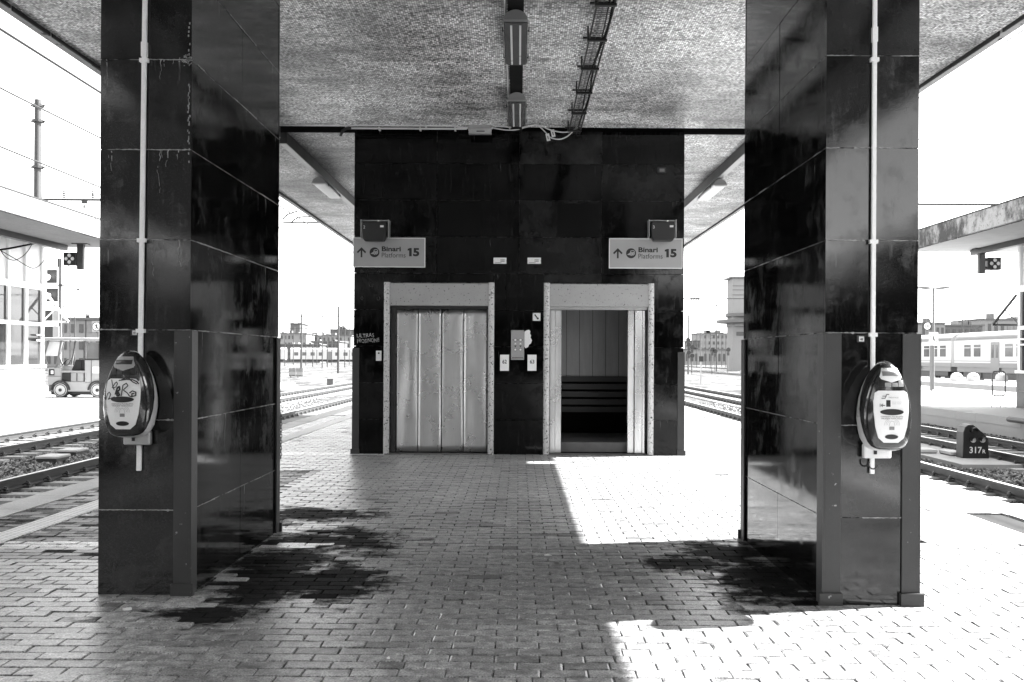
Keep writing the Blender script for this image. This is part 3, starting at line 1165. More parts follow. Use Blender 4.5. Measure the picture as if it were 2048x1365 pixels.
# ------------------------------------------------------------------ lift tower
D3 = 14.65
PX = lambda x: (x - VX) * D3 / FPX
PZ = lambda y, x=VX: at(x, y, D3).z
lift = thing('lift_tower', 'black granite lift tower with two lift doors between the pillars', 'lift tower', (0, D3, 0))
X0, X1 = -2.545, 2.545
DL = (PX(768), PX(988))
DR = (PX(1087), PX(1307))
ZT = 2.645
core = MB()
core.box(X0 + .03, DL[0], D3 + .03, D3 + .3, -.02, CZ - .005)
core.box(DL[1], DR[0], D3 + .03, D3 + .3, -.02, CZ - .005)
core.box(DR[1], X1 - .03, D3 + .03, D3 + .3, -.02, CZ - .005)
core.box(DL[0] + .001, DL[1] - .001, D3 + .031, D3 + .3, ZT, CZ - .006)
core.box(DR[0] + .001, DR[1] - .001, D3 + .031, D3 + .3, ZT, CZ - .006)
core.box(X0 + .03, X0 + .2, D3 + .301, D3 + 4.2, -.02, CZ - .005)
core.box(X1 - .2, X1 - .03, D3 + .301, D3 + 4.2, -.02, CZ - .005)
core.box(X0 + .03, X1 - .03, D3 + 4.201, D3 + 4.4, -.02, CZ - .005)
core.build('wall', 'mortar', lift, fix=False)
cols = [X0, X0 + 1.273, 0, X1 - 1.273, X1]
VENT = [(PX(876), PX(960), PZ(474), PZ(407)), (PX(1113), PX(1197), PZ(474), PZ(407))]


def panel(xa, xb, za, zb):
    q = rng.uniform(-.0015, .0015)
    B(xa + .002, xb - .002, D3 - q, D3 + .029, za + .003, zb - .003).build('granite_panel', 'granite_dull', lift)


for i in range(len(ZK) - 1):
    za, zb = ZK[i], ZK[i + 1]
    if za > 2.7:
        for c0, c1 in zip(cols, cols[1:]):
            panel(c0, c1, za, zb)
    else:
        for xa, xb in ((X0, DL[0]), (DL[1], DR[0]), (DR[1], X1)):
            if xa == DL[1] and za > 2.0:
                panel(xa, PX(1010), za, zb)
                panel(PX(1010), xb, za, zb)
            else:
                panel(xa, xb, za, zb)
        if zb > ZT:
            for d in (DL, DR):
                xm = cols[1] if d is DL else cols[3]
                panel(d[0], xm, ZT + .002, zb)
                panel(xm, d[1], ZT + .002, zb)
for s in (-1, 1):                                   # side cladding
    for i in range(len(ZK) - 1):
        for k in range(4):
            ya = D3 + .031 + k * 1.09
            x = X0 if s < 0 else X1
            B(*sorted((x, x - s * .029)), ya, ya + 1.086, ZK[i] + .003, ZK[i + 1] - .003).build('granite_panel', 'granite', lift)
for xa, xb, za, zb in VENT:
    vt = B(xa, xb, D3 - .012, D3 - .004, za, zb).build('vent_cover', 'black', lift)
guard(lift, X0, D3, -1, -1, PZ(698), .09)
guard(lift, X1, D3, 1, -1, PZ(703), .09)


def leaf(x0, x1, y, th, z0, z1, seed):
    """a lift door leaf of thin steel, slightly bowed and dented"""
    r = random.Random(seed)
    nx, nz = 10, 22
    yaw, bow = r.uniform(-.05, .05), r.uniform(.003, .009) * r.choice((-1, 1))
    ph = [r.uniform(0, 6) for _ in range(6)]
    m = MB()
    for j in range(nz + 1):
        for i in range(nx + 1):
            u, w_ = i / nx, j / nz
            e = min(1, 6 * u * (1 - u) * 4) * min(1, 20 * w_ * (1 - w_))
            dy = yaw * (u - .5) * (x1 - x0) * e + bow * (4 * u * (1 - u)) + e * (.0022 * math.sin(2.3 * w_ * 3 + ph[0] + 2 * u) + .0016 * math.sin(w_ * 11 + ph[1] - 3 * u))
            m.v.append((x0 + (x1 - x0) * u, y + dy, z0 + (z1 - z0) * w_))
    n = nx + 1
    m.f = [(j * n + i, j * n + i + 1, (j + 1) * n + i + 1, (j + 1) * n + i) for j in range(nz) for i in range(nx)]
    o = m.build('door_leaf', 'door_steel', lift, smooth=True)
    sd = o.modifiers.new('thickness', 'SOLIDIFY')
    sd.thickness = th
    sd.offset = -1
    return o


def door_frame(d, lab):
    f = B(d[0] + .03, d[1] - .03, D3 - .05, D3 + .06, PZ(613), ZT - .012).build('door_frame', 'peeling_header', lift, bevel=.006)
    for x in (d[0] + .045, d[1] - .045):
        MB().cyl((x, D3 - .03, -.005), (x, D3 - .03, ZT), .047, n=16).build('post', 'peeling', f, smooth=True)
    B(d[0] + .09, d[1] - .09, D3 + .02, D3 + .14, PZ(619), PZ(613) - .001).build('track_strip', 'steel_dark' if d is DL else 'galvanised', f)
    B(d[0] + .02, d[1] - .02, D3 - .09, D3 + .16, -.01, .012).build('threshold', 'sill', f)
    return f


door_frame(DL, 'left')
door_frame(DR, 'right')
zd1 = PZ(619)
xs = [PX(783), PX(790.5), PX(835.5), PX(882), PX(927), PX(976)]
B(xs[0] - .02, xs[1], D3 + .05, D3 + .24, .02, zd1).build('jamb', 'steel_paint', lift)
for k in range(1, 5):
    yy = D3 + .09 + (.012 if k in (1, 4) else 0)
    leaf(xs[k] + .004, xs[k + 1] - .004, yy, .025, .03, zd1 - .005, 40 + k)
B(xs[1], xs[5], D3 + .135, D3 + .14, .02, zd1).build('door_backing', 'black', lift)
# right lift, doors slid open
for xa, xb, yy in ((PX(1100), PX(1111), .08), (PX(1111), PX(1123.5), .12), (PX(1257.5), PX(1270), .12), (PX(1271), PX(1286), .08), (PX(1286), PX(1291), .06)):
    B(xa + .001, xb - .001, D3 + yy, D3 + yy + .1, .02, zd1 - .005).build('door_leaf', 'door_steel', lift, bevel=.004)
cx0, cx1, cy0, cy1, cz0 = PX(1100), PX(1300), D3 + .25, D3 + 2.2, .17
cab = B(cx0 - .15, cx1 + .05, cy0, cy1, .02, cz0).build('cabin_floor', 'sill', lift)
B(cx0 - .16, cx0 - .1, cy0 - .02, cy1, cz0, 2.5).build('cabin_wall', 'cabin_metal', lift)
B(cx1 + .0, cx1 + .06, cy0 - .02, cy1, cz0, 2.5).build('cabin_wall', 'cabin_metal', lift)
B(cx0 - .16, cx1 + .06, cy0 - .02, cy1 + .05, 2.5, 2.56).build('cabin_ceiling', 'cabin_metal', lift)
back = B(cx0 - .16, cx1 + .06, cy1 + .02, cy1 + .06, cz0, 2.5).build('cabin_back', 'black', lift)
w = .232
k = 0
x = cx0 - .1
while x < cx1:
    B(x + .004, min(x + w, cx1) - .004, cy1, cy1 + .019, 1.12, 2.49).build('wall_panel', 'cabin_metal', back)
    x += w
B(cx0 - .09, cx1 - .01, cy1 - .03, cy1 - .004, cz0, .47).build('kick_panel', 'black', back)
for k in range(5):
    z = 1.17 - k * .135
    B(cx0 - .09, cx1 - .01, cy1 - .05, cy1 - .005, z - .095, z).build('rubbing_slat', 'steel_dark', back)

# things fixed to the tower
sign_items = []


def platform_sign(label, x0, y0, x1, y1):
    a, b = at(x0, y1, D3), at(x1, y0, D3)
    g = thing('platform_sign', label, 'sign', (a.x, D3, a.z), 'platform direction signs')
    yb, yf = D3 - .004, D3 - .05
    W_, H_ = b.x - a.x, b.z - a.z
    B(a.x + .012, b.x - .012, yf, yb, a.z + .012, b.z - .012).build('face', 'sign_face', g)
    m = MB()
    for q in ((a.x, b.x, a.z, a.z + .0115), (a.x, b.x, b.z - .0115, b.z), (a.x, a.x + .0115, a.z + .012, b.z - .012), (b.x - .0115, b.x, a.z + .012, b.z - .012)):
        m.box(q[0], q[1], yf - .004, yb, q[2], q[3])
    m.build('rim', 'white_plastic', g, fix=False)
    yy = yf - .0025
    cz = a.z + H_ * .50
    U = W_ / 144.0                                   # sign measured in 144 units across
    ax = a.x + 17 * U
    m = MB()
    m.box(ax - 1.6 * U, ax + 1.6 * U, yy - .0005, yy, cz - 10 * U, cz + 7 * U)
    for s in (-1, 1):
        m.add([(ax, yy - .0006, cz + 10 * U), (ax + s * 9.5 * U, yy - .0006, cz + .5 * U), (ax + s * 7.2 * U, yy - .0006, cz - 2 * U), (ax, yy - .0006, cz + 5.2 * U)], [(0, 1, 2, 3) if s > 0 else (3, 2, 1, 0)])
    m.build('arrow', 'ink', g, fix=False)
    ox = a.x + 43 * U
    MB().cyl((ox, yy, cz), (ox, yy - .001, cz), 9.8 * U, n=32).build('train_roundel', 'ink', g)
    m = MB()
    e = yy - .0022
    body = [(-8, -3), (-2, 1.5), (-1.5, 5), (1, 6), (5, 6), (7, 4.5), (7.2, -2), (5, -4), (1, -5.6), (-1.5, -4)]
    m.add([(ox + p * U, e, cz + q * U) for p, q in body], [tuple(range(len(body)))])
    m.build('train_mark', 'sign_face', g, fix=False)
    m = MB()
    e -= .001
    for wdw in ([(-.4, 2), (5.6, 2.4), (5.2, 4.6), (.3, 4.4)], [(-.6, -2.2), (.8, -2.2), (.8, -.8), (-.6, -.8)], [(3.8, -2), (5.2, -2), (5.2, -.7), (3.8, -.7)], [(1, -5.4), (3, -4.6), (3, -3.6), (1, -4.2)]):
        m.add([(ox + p * U, e, cz + q * U) for p, q in wdw], [(0, 1, 2, 3)])
    m.build('train_windows', 'ink', g, fix=False)
    lettering('Binari', a.x + 57.5 * U, yy, cz + 2.0 * U, 'ink', g, width=38 * U, height=10 * U, bold=.030)
    lettering('Platforms', a.x + 57.5 * U, yy, cz - 10.2 * U, 'ink', g, width=47.5 * U, height=9.6 * U, bold=-.004)
    one = MB()
    gx, gz = a.x + 109 * U, cz - 7.6 * U
    one.add([(gx + p * U, yy, gz + q * U) for p, q in ((3.2, 0), (8.2, 0), (8.2, 16.5), (4.4, 16.5), (.2, 14.6), (.2, 11.2), (3.2, 11.8))], [(0, 1, 2, 3, 6), (3, 4, 5, 6)])
    one.build('numeral', 'ink', g, fix=False)
    lettering('5', a.x + 120 * U, yy, cz - 7.6 * U, 'ink', g, width=12.5 * U, height=16.5 * U, bold=.045, name='numeral')


platform_sign('grey sign Binari Platforms 15 above the closed lift door', 707, 477, 851, 535)
platform_sign('grey sign Binari Platforms 15 above the open lift door', 1217.5, 478.5, 1364, 537.5)


def speaker(label, num, x0, y0, x1, y1):
    a, b = at(x0, y1, D3 - .25), at(x1, y0, D3 - .25)
    g = thing('emergency_lamp', label, 'lamp', ((a.x + b.x) / 2, D3, a.z), 'boxed lamps above the signs')
    yf = D3 - .26
    m = MB().prism([(a.x + .02, a.z + .05), (a.x + .05, a.z), (b.x - .05, a.z), (b.x - .02, a.z + .05), (b.x - .005, b.z - .06), (b.x - .02, b.z), (a.x + .02, b.z), (a.x + .005, b.z - .06)], yf, D3 - .12, 'Y')
    m.build('housing', 'signal_black', g, bevel=.012, seg=2)
    for x in (a.x - .018, b.x + .006):
        B(x, x + .012, D3 - .2, D3 - .002, a.z + .06, b.z + .04).build('bracket_arm', 'galvanised', g)
    B(a.x - .005, b.x + .005, D3 - .16, D3 - .002, b.z + .026, b.z + .038).build('bracket_bar', 'galvanised', g)
    B(a.x + .29, a.x + .345, yf - .003, yf + .001, b.z - .085, b.z - .055).build('sticker', 'paper', g)
    MB().cyl((a.x + .26, yf + .03, b.z + .0), (a.x + .26, yf + .03, b.z + .025), .014, n=8).build('knob', 'white_plastic', g)
    lettering(num, a.x + .035, yf - .002, b.z - .105, 'paper', g, height=.045)


speaker('black boxed lamp numbered 2 above the left sign', '2', 722, 444, 774, 482)
speaker('black boxed lamp numbered 3 above the right sign', '3', 1301, 444, 1352, 482)


def plate(name, label, cat, x0, y0, x1, y1, mat, th=.006, group=None, back=0.0):
    a, b = at(x0, y1, D3), at(x1, y0, D3)
    g = thing(name, label, cat, (a.x, D3, a.z), group)
    B(a.x, b.x, D3 - .003 - th, D3 - .003, a.z, b.z).build('plate', mat, g)
    return g, a, b, D3 - .003 - th - .0012


for lab, x0, x1 in (('small white notice plate above the closed lift door, left of the pair', 987, 1013), ('small white notice plate to the right of its twin, nearer the open lift', 1055, 1082)):
    g, a, b, yy = plate('notice_plate', lab, 'notice', x0, 516, x1, 528, 'paper', group='small notice plates')
    m = MB()
    for k in range(6):
        m.box(a.x + .02 + k * .018, a.x + .032 + k * .018, yy, yy + .001, a.z + .012, a.z + .02)
    for k in range(8):
        m.box(a.x + .11 + (k % 4) * .016, a.x + .12 + (k % 4) * .016, yy, yy + .001, a.z + .03 + (k // 4) * .022, a.z + .044 + (k // 4) * .022)
    m.build('print', 'ink', g, fix=False)
    for x in (a.x + .004, b.x - .008):
        B(x, x + .005, yy, yy + .001, a.z + .04, a.z + .05).build('screw', 'ink', g)
for n_, x0, x1, lab in (('62', 1000, 1018, 'white plate numbered 62, nearer the closed lift door'), ('63', 1055, 1073, 'white plate numbered 63, nearer the open lift doorway')):
    g, a, b, yy = plate('number_plate', lab, 'plate', x0, 710, x1, 742, 'plate_grey', group='lift number plates')
    lettering(n_, a.x + .036, yy, a.z + .11, 'ink', g, width=.068, height=.062, bold=.025)
g, a, b, yy = plate('key_switch', 'square white key switch plate left of the open lift', 'switch', 1065.5, 626.5, 1081, 642, 'paper')
MB().bar((a.x + .03, yy, b.z - .025), (a.x + .075, yy, a.z + .035), .018, .004, (0, 1, 0)).build('key_slot', 'ink', g)
MB().cyl((a.x + .078, yy + .002, a.z + .035), (a.x + .078, yy - .006, a.z + .035), .016, n=12).build('key_hole', 'ink', g)
for x in (a.x + .01, b.x - .01):
    for z in (a.z + .01, b.z - .01):
        MB().cyl((x, yy + .002, z), (x, yy - .001, z), .005, n=6).build('screw', 'ink', g)
g, a, b, yy = plate('call_panel', 'steel lift call panel with round buttons between the doors', 'call panel', 1022, 661, 1048.5, 720, 'bezel_grey', .012)
for cx_, sx in ((a.x + .066, 1), (a.x + .145, 1)):
    for z, r_ in ((b.z - .15, .018), (b.z - .30, .017)):
        bt_ = MB().cyl((cx_, yy + .001, z), (cx_, yy - .006, z), r_, n=16).build('button', 'white_plastic', g)
        MB().tube([(cx_ + (r_ + .002) * math.cos(R(k * 30)), yy - .002, z + (r_ + .002) * math.sin(R(k * 30))) for k in range(12)], .003, 5, True).build('ring', 'ink', bt_)
    for z, s in ((b.z - .205, 1), (b.z - .25, -1)):
        m = MB()
        m.add([(cx_ - .018, yy, z - s * .013), (cx_ + .018, yy, z - s * .013), (cx_, yy, z + s * .014)], [(0, 1, 2)])
        m.build('arrow_mark', 'white_plastic' if s > 0 else 'ink', g, fix=False)
m = MB()
for k in range(9):
    m.box(a.x + .02 + k * .019, a.x + .034 + k * .019, yy, yy + .001, a.z + .022, a.z + .038)
    if k not in (2, 6):
        m.box(a.x + .02 + k * .019, a.x + .034 + k * .019, yy, yy + .001, b.z - .155, b.z - .145)
m.build('print', 'ink', g, fix=False)
for x in (a.x + .014, b.x - .014):
    for z in (a.z + .014, b.z - .014):
        MB().cyl((x, yy + .002, z), (x, yy - .001, z), .006, n=6).build('screw', 'ink', g)
# torn paper beside the call panel
pl = [(1048.8, 664), (1053, 661), (1058, 660), (1061, 663), (1060, 668), (1062, 671), (1061, 676), (1064, 681), (1062, 687), (1058, 690), (1056, 695), (1051, 697), (1048.8, 694)]
m = MB().prism([(at(x, y, D3).x, at(x, y, D3).z) for x, y in pl], D3 - .006, D3 - .003, 'Y')
q = at(1049, 695, D3)
tag(m.build('torn_poster', 'paper', None, (q.x, D3, q.z)), 'torn scrap of white paper stuck beside the call panel', 'paper')
q0, q1 = at(752, 722, D3), at(763, 702, D3)
g = thing('notice_sheet', 'small white sheet stuck on the wall left of the closed lift', 'notice', (q0.x, D3, q0.z))
B(q0.x, q1.x, D3 - .006, D3 - .003, q0.z, q1.z).build('sheet', 'paper', g)
B(q0.x + .03, q0.x + .055, D3 - .0075, D3 - .0065, q1.z - .05, q1.z - .025).build('print', 'ink', g)
q0, q1 = at(1314, 348, D3), at(1331, 337, D3)
g = thing('door_sensor', 'tiny dark sensor box high on the right of the lift tower', 'sensor', (q0.x, D3, q0.z))
B(q0.x, q1.x, D3 - .07, D3 - .003, q0.z, q1.z).build('housing', 'steel_dark', g)
B(q0.x + .03, q1.x - .025, D3 - .073, D3 - .07, q0.z + .02, q1.z - .02).build('label_plate', 'print_grey', g)
# scratched graffiti
g = thing('graffiti', 'white graffiti reading ULTRAS FROSINONE left of the closed lift', 'graffiti', (PX(713), D3, PZ(690, 713)))
for s, x, y, w_, h_ in (('ULTRAS', 714, 676, 34, 7.5), ('FROSINONE', 714.5, 686.5, 44, 7.5)):
    p_, f_ = text_mb(s, w_ * D3 / FPX, h_ * D3 / FPX, -.016)
    q = at(x, y, D3)
    m = MB()
    m.add([(q.x + a_, D3 - .0035, q.z + b_ + .06 * a_ + .006 * math.sin(a_ * 40)) for a_, b_ in p_], f_)
    m.build('lettering', 'chalk', g, fix=False)
for k, (x, y, r_) in enumerate(((743, 570, .04), (724, 597, .022), (757, 597, .03), (757, 545, .022), (724, 544, .02))):
    q = at(x, y, D3)
    m = MB().tube([(q.x + r_ * math.cos(R(a_ * 30)) * .8, D3 - .004, q.z + r_ * math.sin(R(a_ * 30))) for a_ in range(12)], .006, 5, True)
    tag(m.build('rubber_ring', 'ink', None, (q.x, D3, q.z - r_)), ['large black ring mark on the panel above the graffiti', 'small black ring mark at the lower left below the sign', 'medium black ring mark at the lower right, beside the door post', 'small black ring mark just under the left sign, right one', 'small black ring mark just under the left sign, left one'][k], 'ring', 'black ring marks left of the closed lift')


# ------------------------------------------------------------------ ceiling: lamps, tray, junction box, cables
def ceiling_lamp(label, x, y0, y1, ztop, lit_side=False):
    g = thing('ceiling_lamp', label, 'lamp', (x, (y0 + y1) / 2, ztop), 'strip lamps under the canopy')
    hw, zb = .118, ztop - .13
    n = 14
    prof = [(x + hw * math.cos(math.pi * k / n), zb + .105 * math.sin(math.pi * k / n)) for k in range(n + 1)]
    MB().prism(prof, y0, y1, 'Y').build('hood', 'lamp_hood', g, smooth=True)
    m = MB()
    for yy in (y0 - .012, y1 - .008):
        m.box(x - hw - .008, x + hw + .008, yy, yy + .02, zb - .012, zb + .004)
    for s in (-1, 1):
        xx = x + s * (hw + .002)
        m.box(min(xx, xx + s * .008), max(xx, xx + s * .008), y0, y1, zb - .012, zb + .004)
    m.build('rim', 'galvanised', g, fix=False)
    cov = [(x - hw, zb - .001), (x - hw + .01, zb - .02), (x - hw * .6, zb - .03), (x + hw * .6, zb - .03), (x + hw - .01, zb - .02), (x + hw, zb - .001)]
    c = MB().prism(cov, y0 + .01, y1 - .01, 'Y').build('cover', 'diffuser' if lit_side else 'lamp_cover', g)
    if not lit_side:
        for dx in (-.045, .045):
            MB().cyl((x + dx, y0 + .06, zb - .026), (x + dx, y1 - .05, zb - .026), .012, n=8).build('tube', 'lamp_tube', c)
    for yy in (y0 + .25, y1 - .25):
        for s in (-1, 1):
            B(min(x + s * (hw + .004), x + s * (hw + .02)), max(x + s * (hw + .004), x + s * (hw + .02)), yy, yy + .03, zb - .02, zb + .02).build('clip', 'steel_dark', g)
    B(x - .02, x + .02, y0 + .3, y0 + .34, zb + .1, ztop).build('stem', 'steel_dark', g)
    return g


ceiling_lamp('large strip lamp with domed end, nearer of the two on the central channel', -.045, 9.3, 10.65, CZ - .06)
ceiling_lamp('strip lamp with domed end nearer the lift tower on the central channel', -.04, 12.2, 13.5, CZ - .06)
ceiling_lamp('pale strip lamp under the left service beam beside the lift tower', -3.68, 17.4, 19.0, CZ - .18, True)
ceiling_lamp('pale strip lamp under the right service beam beside the lift tower', 3.68, 17.4, 19.0, CZ - .18, True)

tray = thing('cable_tray', 'black wire mesh cable tray hung under the canopy right of the lamps', 'cable tray', (.81, 9, CZ))
m = MB()
tx0, tx1, tz = .735, .905, CZ - .13
for k in range(250):
    y = 1.8 + k * .05
    m.bar((tx0, y, tz), (tx1, y, tz), .004, .004)
    for x in (tx0, tx1):
        m.bar((x, y, tz), (x, y, tz + .055), .004, .004)
for x in (tx0, tx0 + .055, tx0 + .115, tx1):
    m.box(x - .003, x + .003, 1.8, 14.28, tz - .006, tz - .0005)
for x in (tx0, tx1):
    for z in (tz + .027, tz + .055):
        m.box(x - .003, x + .003, 1.8, 14.28, z - .002, z + .003)
m.build('wire_mesh', 'steel_dark', tray, fix=False)
for k in range(13):
    y = 2.0 + k * 1.0
    m = MB().box(tx0 - .03, tx1 + .01, y - .02, y + .02, tz - .03, tz - .008)
    m.box(tx0 - .03, tx0 - .012, y - .012, y + .012, tz - .008, CZ - .001)
    m.build('bracket', 'steel_dark', tray, fix=False)
    m = MB().box(tx0 - .06, tx1 + .0, y + .22, y + .25, tz + .075, tz + .095)
    m.box(tx0 - .012, tx0 - .004, y + .225, y + .245, tz + .095, CZ - .001)
    m.build('hanger', 'steel_dark', tray, fix=False)
pts = [(tx1 - .03 - .02 * math.sin(k * .9), 1.9 + k * .4, tz + .015) for k in range(31)]
MB().tube(pts, .011, 6).build('cable', 'black', tray)
pts = [(tx1 - .06 + .015 * math.sin(k * .7), 1.9 + k * .4, tz + .012) for k in range(31)]
MB().tube(pts, .008, 6).build('cable', 'black', tray)

DJ = 14.32
q0, q1 = at(936, 268, DJ), at(983, 242, DJ)
jb = thing('junction_box', 'grey metal junction box above the lift tower', 'junction box', ((q0.x + q1.x) / 2, DJ, q0.z))
B(q0.x, q1.x, DJ - .06, DJ + .08, q0.z + .06, q1.z).build('lid', 'galvanised', jb, bevel=.006)
MB().prism([(DJ - .06, q0.z + .058), (DJ + .08, q0.z + .058), (DJ + .08, q0.z), (DJ - .03, q0.z)], q0.x + .012, q1.x - .0, 'X').build('lower_tray', 'galvanised', jb)
B(q0.x + .13, q1.x - .1, DJ - .052, DJ - .03, q0.z + .022, q0.z + .035).build('slot', 'steel_dark', jb)
for x in (q0.x - .02, q1.x):
    for dz in (.09, .15):
        MB().cyl((x, DJ, q0.z + dz), (x + .02, DJ, q0.z + dz), .016, n=8).build('gland', 'white_plastic', jb)
pa, pb = at(560, 249.5, DJ), at(905, 252, DJ)
pc = at(700, 259, DJ)
for lab, pts in (('upper white pipe running left from the junction box', [(-5.05, DJ, pb.z), (pb.x, DJ, pb.z), (pb.x + .12, DJ, q0.z + .10), (q0.x - .02, DJ, q0.z + .09)]),
                 ('lower white pipe with a dark flexible end left of the junction box', [(pc.x, DJ, q0.z + .15 - .075), (pc.x + .3, DJ, q0.z + .075), (q0.x - .02, DJ, q0.z + .075)])):
    g = thing('cable_pipe', lab, 'pipe', pts[0], 'white pipes at the junction box')
    MB().tube(pts, .015, 8).build('pipe', 'cable_white', g, smooth=True)
    for f in (.25, .6, .9):
        a_, b_ = Vector(pts[0]), Vector(pts[1] if len(pts) > 3 else pts[-1])
        c_ = a_.lerp(b_, f)
        B(c_.x - .012, c_.x + .012, DJ - .022, DJ + .10, c_.z - .02, c_.z + .02).build('saddle', 'cable_white', g)
    if len(pts) == 3:
        z = q0.z + .075
        MB().tube([(pc.x + .02, DJ, z), (pc.x - .05, DJ - .005, z - .005), (pc.x - .11, DJ, z - .04), (pc.x - .15, DJ + .05, z - .10)], .022, 8).build('flexible_end', 'steel_dark', g, smooth=True)


def px_tube(pix, d0, d1):
    out = []
    for i, (x, y) in enumerate(pix):
        out.append(at(x, y, d0 + (d1 - d0) * i / (len(pix) - 1)))
    P_ = [Vector(p) for p in out]
    res = []
    for i in range(len(P_) - 1):                       # Catmull-Rom
        p0, p1, p2, p3 = P_[max(i - 1, 0)], P_[i], P_[i + 1], P_[min(i + 2, len(P_) - 1)]
        for k in range(5):
            u = k / 5
            res.append(.5 * ((2 * p1) + (p2 - p0) * u + (2 * p0 - 5 * p1 + 4 * p2 - p3) * u * u + (3 * p1 - p0 - 3 * p2 + p3) * u ** 3))
    res.append(P_[-1])
    return res


for lab, pix, tagp in (('white cable sagging from the junction box, higher of the two, with a paper tag', [(985, 252), (1010, 254), (1030, 256), (1052, 253), (1075, 250), (1100, 260), (1125, 265), (1145, 262), (1156, 255)], (1106, 267)),
                       ('white cable hanging lowest below the tray, with a paper tag', [(985, 256), (1008, 260), (1030, 260), (1055, 254), (1074, 251), (1090, 264), (1100, 275), (1118, 279), (1135, 273), (1150, 258), (1154, 252)], (1096, 275))):
    pts = px_tube(pix, DJ, 14.05)
    g = thing('hanging_cable', lab, 'cable', pts[0], 'white cables at the junction box')
    MB().tube(pts, .0095, 6).build('cable', 'cable_white', g, smooth=True)
    c_ = at(tagp[0], tagp[1], 14.15)
    MB().boxm(Matrix.Translation(c_) @ Matrix.Rotation(R(-12), 4, 'Y'), .055, .004, .11).build('paper_tag', 'paper', g)
    MB().boxm(Matrix.Translation(c_ + Vector((0, -.003, -.005))) @ Matrix.Rotation(R(-12), 4, 'Y'), .012, .003, .05).build('print', 'ink', g)

# scraps lying on the paving
for lab, x, y, w_ in (('small white scrap of paper on the bricks in front of the left pillar', 254, 1222, .035), ('pale crumpled scrap on the stained bricks right of the left pillar', 612, 1071, .03), ('tiny white scrap on the bricks in the middle of the platform', 1096, 1113, .035),
                      ('cigarette end lying near the bottom of the shaded paving', 776, 1320, .012), ('thin dark stick on the sunlit paving', 1442, 951, .12)):
    d = EYE * FPX / (y - VY - (x - VX) * math.sin(ROLL) * .9)
    q = at(x, y, d)
    m = MB()
    n = 7
    pts = [(q.x + w_ * rng.uniform(.6, 1) * math.cos(2 * math.pi * k / n), d + w_ * (.6 if w_ < .1 else .1) * rng.uniform(.6, 1) * math.sin(2 * math.pi * k / n)) for k in range(n)]
    m.v = [(a_, b_, .004) for a_, b_ in pts] + [(a_, b_, .009 + rng.uniform(0, .008)) for a_, b_ in pts]
    m.f = [tuple(range(n))[::-1], tuple(range(n, 2 * n))] + [(k, (k + 1) % n, n + (k + 1) % n, n + k) for k in range(n)]
    tag(m.build('litter', 'ink' if 'dark' in lab else 'paper', None, (q.x, d, 0)), lab, 'litter', 'scraps on the paving')

# ------------------------------------------------------------------ kiosks on the neighbouring platforms
def kiosk(label, s, stone):
    x = s * 15.7
    g = thing('kiosk', label, 'kiosk', (s * 17.5, 20, 0), 'glazed kiosks under the side canopies')
    y0, y1 = 8.0, (31.4 if s < 0 else 29.85)
    X = lambda a, b: sorted((x + s * a, x + s * b))
    for k in range(18):
        ya = y1 - (k + 1) * 1.3
        for za, zb in ((.004, .52), (.53, 1.08)):
            B(*X(0, .2), ya + .004, ya + 1.296, za, zb).build('stone_panel', stone, g)
    B(*X(.02, .22), y0, y1, .0, 1.07).build('base_wall', 'concrete', g)
    B(*X(.0, .22), -34, y0 - .01, .0, 1.1).build('rear_base', stone, g)
    for k in range(14):                                  # the run behind the camera, seen only in the polished stone
        ya = -34 + k * 3.0
        B(*X(.03, .1), ya, ya + 2.86, 1.12, 4.3).build('rear_pane', 'kiosk_glass', g)
        B(*X(-.02, .18), ya + 2.87, ya + 2.99, 1.1, 5.09).build('rear_mullion', 'pole_grey', g)
    B(*X(.02, .2), -34, y0 - .01, 4.31, 5.09).build('rear_frieze', 'pole_grey', g)
    B(*X(.0, 4.2), y1 + .001, y1 + .1, .0, 1.08).build('end_wall', stone, g)
    B(*X(-.05, .25), y0, y1 + .12, 1.08, 1.17).build('sill', 'kiosk_frame', g)
    for za, zb in ((2.44, 2.56), (3.62, 3.82)):
        B(*X(-.03, .2), y0, y1, za, zb).build('transom', 'kiosk_frame', g)
    B(*X(.2, 4.2), y0 + .3, y1 - .3, 4.9, 5.095).build('ceiling', 'kiosk_frame', g)
    k = 0
    y = y1
    while y > y0:
        B(*X(-.02, .18), y - .14, y, 1.17, 5.09).build('mullion', 'kiosk_frame', g)
        if y - 1.04 > y0:
            for za, zb, mt in ((1.17, 2.44, 'kiosk_glass'), (2.56, 3.62, 'kiosk_glass'), (3.82, 5.09, 'kiosk_panel')):
                B(*X(.05, .08), y - 1.04, y - .14, za, zb).build('pane', mt, g)
        y -= 1.04
        k += 1
    for j in range(4):                                   # end glazing
        xa = .15 + j * 1.0
        B(*X(xa, xa + .1), y1 - .06, y1 + .04, 1.17, 5.09).build('mullion', 'kiosk_frame', g)
        for za, zb, mt in ((1.17, 2.5, 'kiosk_glass'), (2.5, 3.7, 'kiosk_glass'), (3.75, 5.09, 'kiosk_panel')):
            B(*X(xa + .1, xa + 1.0), y1 - .02, y1 + .01, za, zb).build('pane', mt, g)
    # sloping bracket awning on the end, rails on the last window
    m = MB()
    zt = 3.55
    for yy in (y1 + .12,):
        m.bar((x - s * .0, yy, zt), (x - s * .75, yy, zt - .95), .07, .07, (0, 1, 0))
        m.bar((x - s * .75, yy, zt - .95), (x + s * .1, yy, zt - .95), .06, .07, (0, 1, 0))
        m.bar((x - s * .35, yy, zt - .5), (x + s * .05, yy, zt - .9), .035, .035, (0, 1, 0))
    m.build('awning_bracket', 'kiosk_frame' if s < 0 else 'pole_grey', g, fix=False)
    for z in (1.95, 2.12):
        B(*X(-.06, -.035), y1 - .55, y1 - .1, z, z + .05).build('handrail', 'kiosk_frame', g)
    return g


